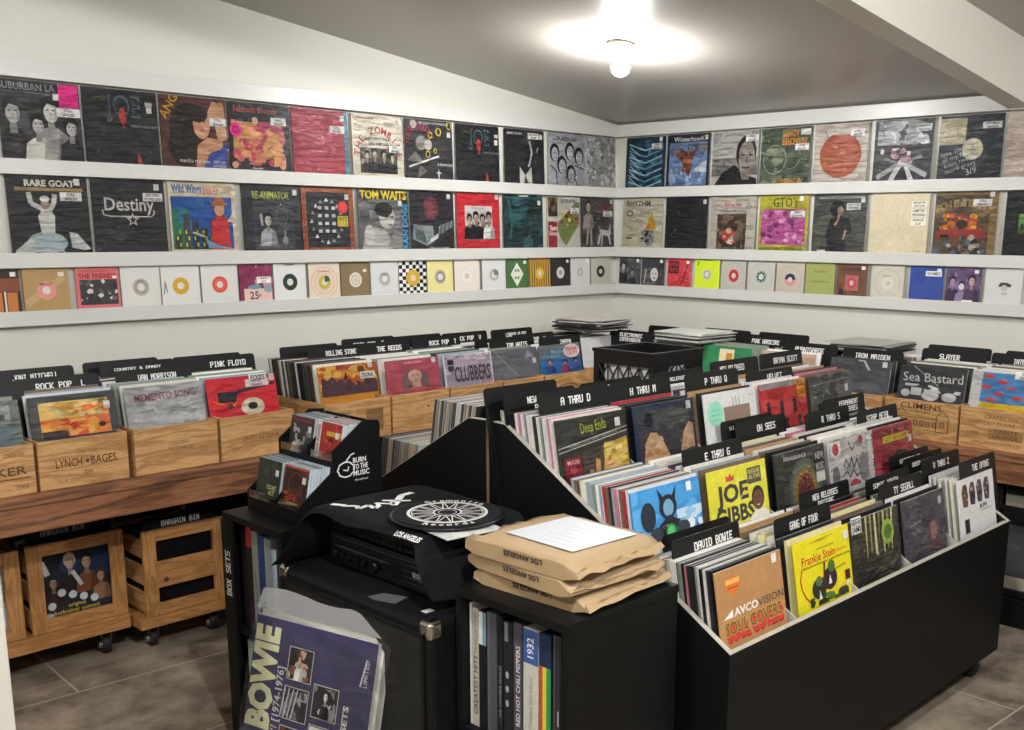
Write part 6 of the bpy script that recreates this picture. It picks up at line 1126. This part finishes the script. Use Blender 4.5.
b = MB(); b.box(-PW/2, -.006, 0, PW/2, .006, PH, '#3a3458'); b.c[1] = '#d0cec8'; b.c[3] = '#d0cec8'; b.c[5] = '#d0cec8'
draw_art(b, art, PH, -.0061, W=PW); b.obj('printed_board', M['print'], t, fix=False)
for y0, dz in ((.008, .012), (.024, .004)):
    b = MB(); b.box(-PW/2+.004, y0, 0, PW/2+.010, y0+.012, PH+dz, '#cfccc4'); b.obj('backing_board', M['paper'], t)
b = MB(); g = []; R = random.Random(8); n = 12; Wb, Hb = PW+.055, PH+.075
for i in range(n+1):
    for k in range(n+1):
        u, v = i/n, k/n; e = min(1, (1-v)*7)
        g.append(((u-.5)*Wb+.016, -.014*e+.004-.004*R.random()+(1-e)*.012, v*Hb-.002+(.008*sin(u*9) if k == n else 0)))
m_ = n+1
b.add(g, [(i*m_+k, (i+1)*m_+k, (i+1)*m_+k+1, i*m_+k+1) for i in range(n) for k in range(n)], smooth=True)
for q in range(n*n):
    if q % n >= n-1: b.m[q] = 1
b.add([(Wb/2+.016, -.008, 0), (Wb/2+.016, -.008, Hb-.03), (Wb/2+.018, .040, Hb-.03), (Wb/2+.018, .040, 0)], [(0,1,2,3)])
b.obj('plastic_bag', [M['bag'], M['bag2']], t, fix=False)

# ------------------------------------------------------------------ black cube of box sets with three parcels on top
CXF, CXB, CY0, CY1, CZ = -3.562, -3.146, -2.568, -2.964, .803
shelf_unit('black cube shelf of boxed sets under the brown paper parcels', CXF, CXB, CY0, CY1, CZ)
zz = .423
cx = -3.535
for y, w, h, col, lab, art in (
   (-2.612,.008,.335,'#d0cfca','thin white boxed set, first in the black cube',[]),
   (-2.630,.022,.325,'#b9b3a2','beige boxed set lettered GREATEST HITS in the black cube',[('t','GREATEST HITS',.78,.1,.62,'#2c2a28','l',90,.02,.5),('t','THE ROLLING STONES',.78,.62,.5,'#4a4844','l',90,0,.34)]),
   (-2.657,.028,.322,'#1a1a1c','boxed set with a light blue and white top in the black cube',[('r',0,.72,.5,1,'#d5d8d8'),('r',.5,.72,1,1,'#6f93a8')]),
   (-2.692,.036,.328,'#4b4d52','grey boxed set in clear plastic in the black cube',[('r',.1,0,.3,1,'#5e6166')]),
   (-2.722,.020,.325,'#1c1c1e','black boxed set with a thin white title in the black cube',[('t','- -- THE CHAMBER SINGLES',.75,.1,.4,'#9a9a9c','l',90,0,.5)]),
   (-2.752,.032,.318,'#232326','black boxed set in loose plastic, the widest black one in the cube',[('r',.1,.84,.5,1,'#77797c'),('e',.4,.56,.18,.03,'#a9abad'),('e',.4,.44,.18,.03,'#a9abad'),('e',.4,.32,.18,.03,'#a9abad')]),
   (-2.787,.030,.325,'#4c4652','grey-purple boxed set lettered in white along its spine in the cube',[('t','RED HOT CHILI PEPPERS',.75,.16,.45,'#d8d6da','l',90,.02,.66)]),
   (-2.833,.052,.322,'#c4c1b6','cream boxed set with a blue top in the black cube',[('r',0,.72,1,1,'#3c5a96'),('t','1932',.68,.77,.42,'#e0e4ea','l',90,.02,.16),('t','The Complete Vinyl Library',.6,.1,.26,'#8a877c','l',90,0,.52)]),
   (-2.882,.040,.322,'#1f2c4a','boxed set striped red, yellow and green under a navy top in the cube',[('r',0,0,.30,.74,'#b5483a'),('r',.30,0,.62,.74,'#d8c43a'),('r',.62,0,1,.74,'#2f8a4a')]),
   (-2.922,.026,.330,'#2a2b2e','charcoal boxed set next to the striped one in the cube',[('r',.1,.0,.25,1,'#4a4c50'),('r',.6,.3,.75,.42,'#b5b5b5')]),
   (-2.950,.020,.328,'#26272a','charcoal boxed set, last at the right in the cube',[('r',.2,.0,.4,1,'#46484c'),('r',.5,.3,.7,.42,'#b5b5b5')])):
    box_set(lab, cx, y+.017, zz, w, h, .315, col, art)
for i, y in enumerate((-2.62,-2.665,-2.71,-2.76,-2.81,-2.86,-2.91)):
    box_set(['beige','grey','black','white','brown','navy','dark red'][i]+' boxed set standing on the lower board of the black cube', cx, y+.01, .051, .036, .32, .315, ['#a9a291','#6d6f72','#1c1c1e','#c4c2bc','#5a4636','#2a3a5a','#5a2426'][i])
def parcel(label, cxp, cyp, z, L, W, Hh, rz, seed, labelled=False):
    """paper mailer: softly swollen slab, folded and crumpled at both ends along y"""
    t = thing('parcel', label, 'parcel', (cxp, cyp, z), rz)
    R = random.Random(seed); b = MB(); nu, nv = 12, 10; g = []
    ring = [(-1, 0, 0), (-1, .5, 0), (-1, 1, 0)]
    top = []; bot = []
    for i in range(nu+1):
        u = -1+2*i/nu
        for k in range(nv+1):
            v = -1+2*k/nv
            e = max(0, (abs(v)-.86)/.14); f = max(0, (abs(u)-.9)/.1)
            zt = Hh*(1-(.40 if v < 0 else .22)*e-.10*f**2)+R.uniform(-.0018, .0018)*(1+3*e)
            yy_ = v*W/2*(1+(.015*R.random() if e >= 1 else 0)); xx_ = u*L/2*(1-.02*e)
            top.append((xx_+R.uniform(-.003, .003)*e, yy_, zt)); bot.append((xx_, yy_, .0+Hh*.22*e))
    m1 = nv+1
    b.add(top, [(i*m1+k, (i+1)*m1+k, (i+1)*m1+k+1, i*m1+k+1) for i in range(nu) for k in range(nv)], smooth=True)
    b.add(bot, [(i*m1+k, i*m1+k+1, (i+1)*m1+k+1, (i+1)*m1+k) for i in range(nu) for k in range(nv)], smooth=True)
    N = (nu+1)*m1
    edge = [i*m1 for i in range(nu+1)]+[nu*m1+k for k in range(1, m1)]+[i*m1+nv for i in range(nu-1, -1, -1)]+[k for k in range(nv-1, 0, -1)]
    o_ = len(b.v)
    for a, c in zip(edge, edge[1:]+edge[:1]): b.f.append([a, c, N+c, N+a]); b.c.append(None); b.m.append(0); b.sm.append(False)
    p = b.obj('paper_wrap', M['kraft'], t)
    for s in (-1,):      # folded flap with crumpled corners
        f = MB(); pts = []
        nn = 9
        for i in range(nn):
            u = -1+2*i/(nn-1); w_ = .012*(1-abs(u)**3*.2)+R.uniform(-.008, .006)
            pts += [(u*L/2*.985, s*(W/2-.002), Hh*.62+R.uniform(-.004, .004)), (u*L/2*.975+R.uniform(-.006, .006), s*(W/2+w_), Hh*.34+R.uniform(-.006, .006)), (u*L/2*.985, s*(W/2-.002), Hh*.20)]
        f.add(pts, [q for i in range(nn-1) for q in ((3*i, 3*i+1, 3*i+4, 3*i+3), (3*i+1, 3*i+2, 3*i+5, 3*i+4))])
        f.add([pts[0], pts[1], pts[2]], [(0,1,2)]); f.add(pts[-3:], [(0,1,2)])
        f.obj('folded_end', M['kraft'], t)
    a = MB(); vs, fs, tw = text_poly('LOS ANGELES', .04)      # printed upside down along the front edge
    a.add([(-L/2-.0030, -.02+(px/tw-.5)*.13*1, Hh*.80-py*.013) for px, py in vs], fs); a.obj('printed_words', M['ink'], t, fix=False)
    if labelled:
        q = MB(); q.add([(-.10, -.12, Hh+.0035), (.13, -.14, Hh+.0035), (.14, .10, Hh+.0035), (-.09, .12, Hh+.0035)], [(0,1,2,3)])
        for r in range(7): q.add([(-.07+.028*r, -.10, Hh+.0039), (-.066+.028*r, -.10, Hh+.0039), (-.066+.028*r, .02+.01*(r % 3), Hh+.0039), (-.07+.028*r, .02+.01*(r % 3), Hh+.0039)], [(0,1,2,3)], m=1)
        q.obj('shipping_label', [M['lab'], M['dial']], t, fix=False)
PXc, PYc = -3.340, -2.752
parcel('brown paper parcel, bottom one of three on the black cube', PXc+.012, PYc-.004, CZ+.001, .345, .378, .041, radians(3), 31)
parcel('brown paper parcel, middle one of three on the black cube', PXc-.004, PYc+.002, CZ+.042, .345, .376, .041, radians(-2), 32)
parcel('brown paper parcel with a white shipping label, topmost of three on the black cube', PXc-.010, PYc+.006, CZ+.083, .340, .376, .045, radians(2), 33, True)

# ------------------------------------------------------------------ under the right counter: a black open crate of records
def open_crate(label, y0, y1, z0, z1, x=-.70):
    t = thing('storage_crate', label, 'crate', (x, -y0, z0), -pi/2)
    W, Hh, D = y1-y0, z1-z0, .36; s = .03
    for xa in (0, W-s): b = MB(); b.box(xa, 0, 0, xa+s, .014, Hh); b.obj('front_stile', M['pblack'], t)
    for za in (0, Hh-s): b = MB(); b.box(s, 0, za, W-s, .014, za+s); b.obj('front_rail', M['pblack'], t)
    for xa in (0, W-.01): b = MB(); b.box(xa, .0145, 0, xa+.01, D, Hh); b.obj('side_panel', M['pblack'], t)
    b = MB(); b.box(.0105, D-.01, 0, W-.0105, D, Hh); b.obj('back_panel', M['pblack'], t)
    b = MB(); b.box(.0105, .0145, 0, W-.0105, D-.0105, .012); b.obj('base', M['pblack'], t)
b = MB(); b.box(-.69, -3.28, .0, -.20, -2.55, .118); b.box(-.69, -3.28, .118, -.67, -2.55, .128); tag(b.obj('low_platform', M['blackmatte'], bevel=.003), 'low black platform on the floor under the right counter', 'platform')
open_crate('black storage crate holding a dark grey record, lower one under the right counter', 2.80, 3.18, .129, .50, -.66)
open_crate('black storage crate, upper one under the right counter', 2.80, 3.18, .501, .735, -.66)
cover('dark smeared grey cover in the lower black storage crate under the right counter','#4a4c4c',[('b',551,30,0,.1,1,1,.06,.16,['#55585a','#3c3e3f','#6d7072','#434546']),('r',0,0,1,.2,'#a59d8c')],(-.615,-2.99,.142),-pi/2,.03,.315,stick=(),sleeve=None)
cover('pale striped cover in the upper black storage crate under the right counter','#8f8a7c',[('r',0,.3,1,.6,'#2a2a2c'),('r',0,.0,1,.12,'#a59d8c')],(-.615,-2.99,.514),-pi/2,.03,.205,.315,stick=(),sleeve=None)

REST.T = None
o = REST.obj('filed_record', M['print'], fix=False); o['kind'] = 'stuff'
tag(o, 'records filed edge-on in the wooden crates and the milk crate', 'record')

# ------------------------------------------------------------------ ceiling bulb, lamps, camera
M['bulb'] = bpy.data.materials.new('lit_bulb'); M['bulb'].use_nodes = True
_nt = M['bulb'].node_tree; _nt.nodes.remove(_nt.nodes['Principled BSDF'])
_em = _nt.nodes.new('ShaderNodeEmission'); _em.inputs['Color'].default_value = (1, .99, .985, 1); _em.inputs['Strength'].default_value = 330
_nt.links.new(_em.outputs[0], _nt.nodes['Material Output'].inputs['Surface'])
M['porcelain'] = mat('white_porcelain', '#d8d6cf', .3)
def bulb(x, y, z, label, tilt, m='bulb'):
    t = thing('ceiling_bulb', label, 'light', (x, y, z), 0)
    b = MB(); b.lathe([(.058, .0), (.062, -.012), (.055, -.026), (.030, -.040), (.026, -.052)], 24)
    o = b.obj('lamp_holder', M['porcelain'], t); o.rotation_euler = (0, tilt, 0)
    b = MB(); b.lathe([(.014, -.050), (.0145, -.062)], 16); b.obj('screw_cap', M['metal'], t)
    b = MB(); b.lathe([(.013, -.060), (.020, -.070), (.036, -.090), (.041, -.106), (.037, -.124), (.022, -.138), (.004, -.143)], 24)
    b.obj('bulb', M[m], t)
bulb(-1.431, -1.252, ceil_z(-1.431)-.001, 'bare lit bulb in a round white holder on the sloping ceiling', math.atan(CS))
for nm, st in (('bulb2', 1080), ('bulb3', 720)):
    M[nm] = M['bulb'].copy(); M[nm].name = 'lit_'+nm; M[nm].node_tree.nodes['Emission'].inputs['Strength'].default_value = st
bulb(-4.4, -3.9, up(-4.4)-.001, 'bare lit bulb on the ceiling just above the viewer', math.atan(.1), 'bulb2')
bulb(-2.4, -4.8, up(-2.4)-.001, 'bare lit bulb on the ceiling at the right of the viewer', math.atan(.1), 'bulb3')
bulb(-6.0, -2.9, up(-6.0)-.001, 'bare lit bulb on the ceiling at the left of the viewer', math.atan(.1), 'bulb3')

cd = bpy.data.cameras.new('camera'); cam = bpy.data.objects.new('camera', cd); COL.objects.link(cam); SC.camera = cam
F, CX, CY, PITCH, ROLL, YAW = 1063.93, 563.35, 449.17, .204022, .0072445, .808851
fw = Vector((sin(YAW)*cos(PITCH), cos(YAW)*cos(PITCH), -sin(PITCH)))
r0 = Vector((cos(YAW), -sin(YAW), 0)); u0 = r0.cross(fw)
rr = cos(ROLL)*r0+sin(ROLL)*u0; uu = -sin(ROLL)*r0+cos(ROLL)*u0
cam.matrix_world = Matrix(((rr.x, uu.x, -fw.x, -5.2523), (rr.y, uu.y, -fw.y, -4.5594), (rr.z, uu.z, -fw.z, H), (0, 0, 0, 1)))
cd.sensor_width = 36; cd.sensor_fit = 'HORIZONTAL'; cd.lens = F*36/1024
cd.shift_x = (512-CX)/1024; cd.shift_y = (CY-365)/1024
cd.clip_start = .02; cd.clip_end = 60

w = bpy.data.worlds.new('world'); SC.world = w; w.use_nodes = True
w.node_tree.nodes['Background'].inputs['Color'].default_value = (.9, .95, 1, 1)
w.node_tree.nodes['Background'].inputs['Strength'].default_value = .05
vs = SC.view_settings; vs.view_transform = 'Standard'; vs.look = 'None'; vs.gamma = 1; vs.use_curve_mapping = False; vs.exposure = 1.62
SC.cycles.use_denoising = True
SC.cycles.max_bounces = 8; SC.cycles.transparent_max_bounces = 16; SC.cycles.sample_clamp_indirect = 6
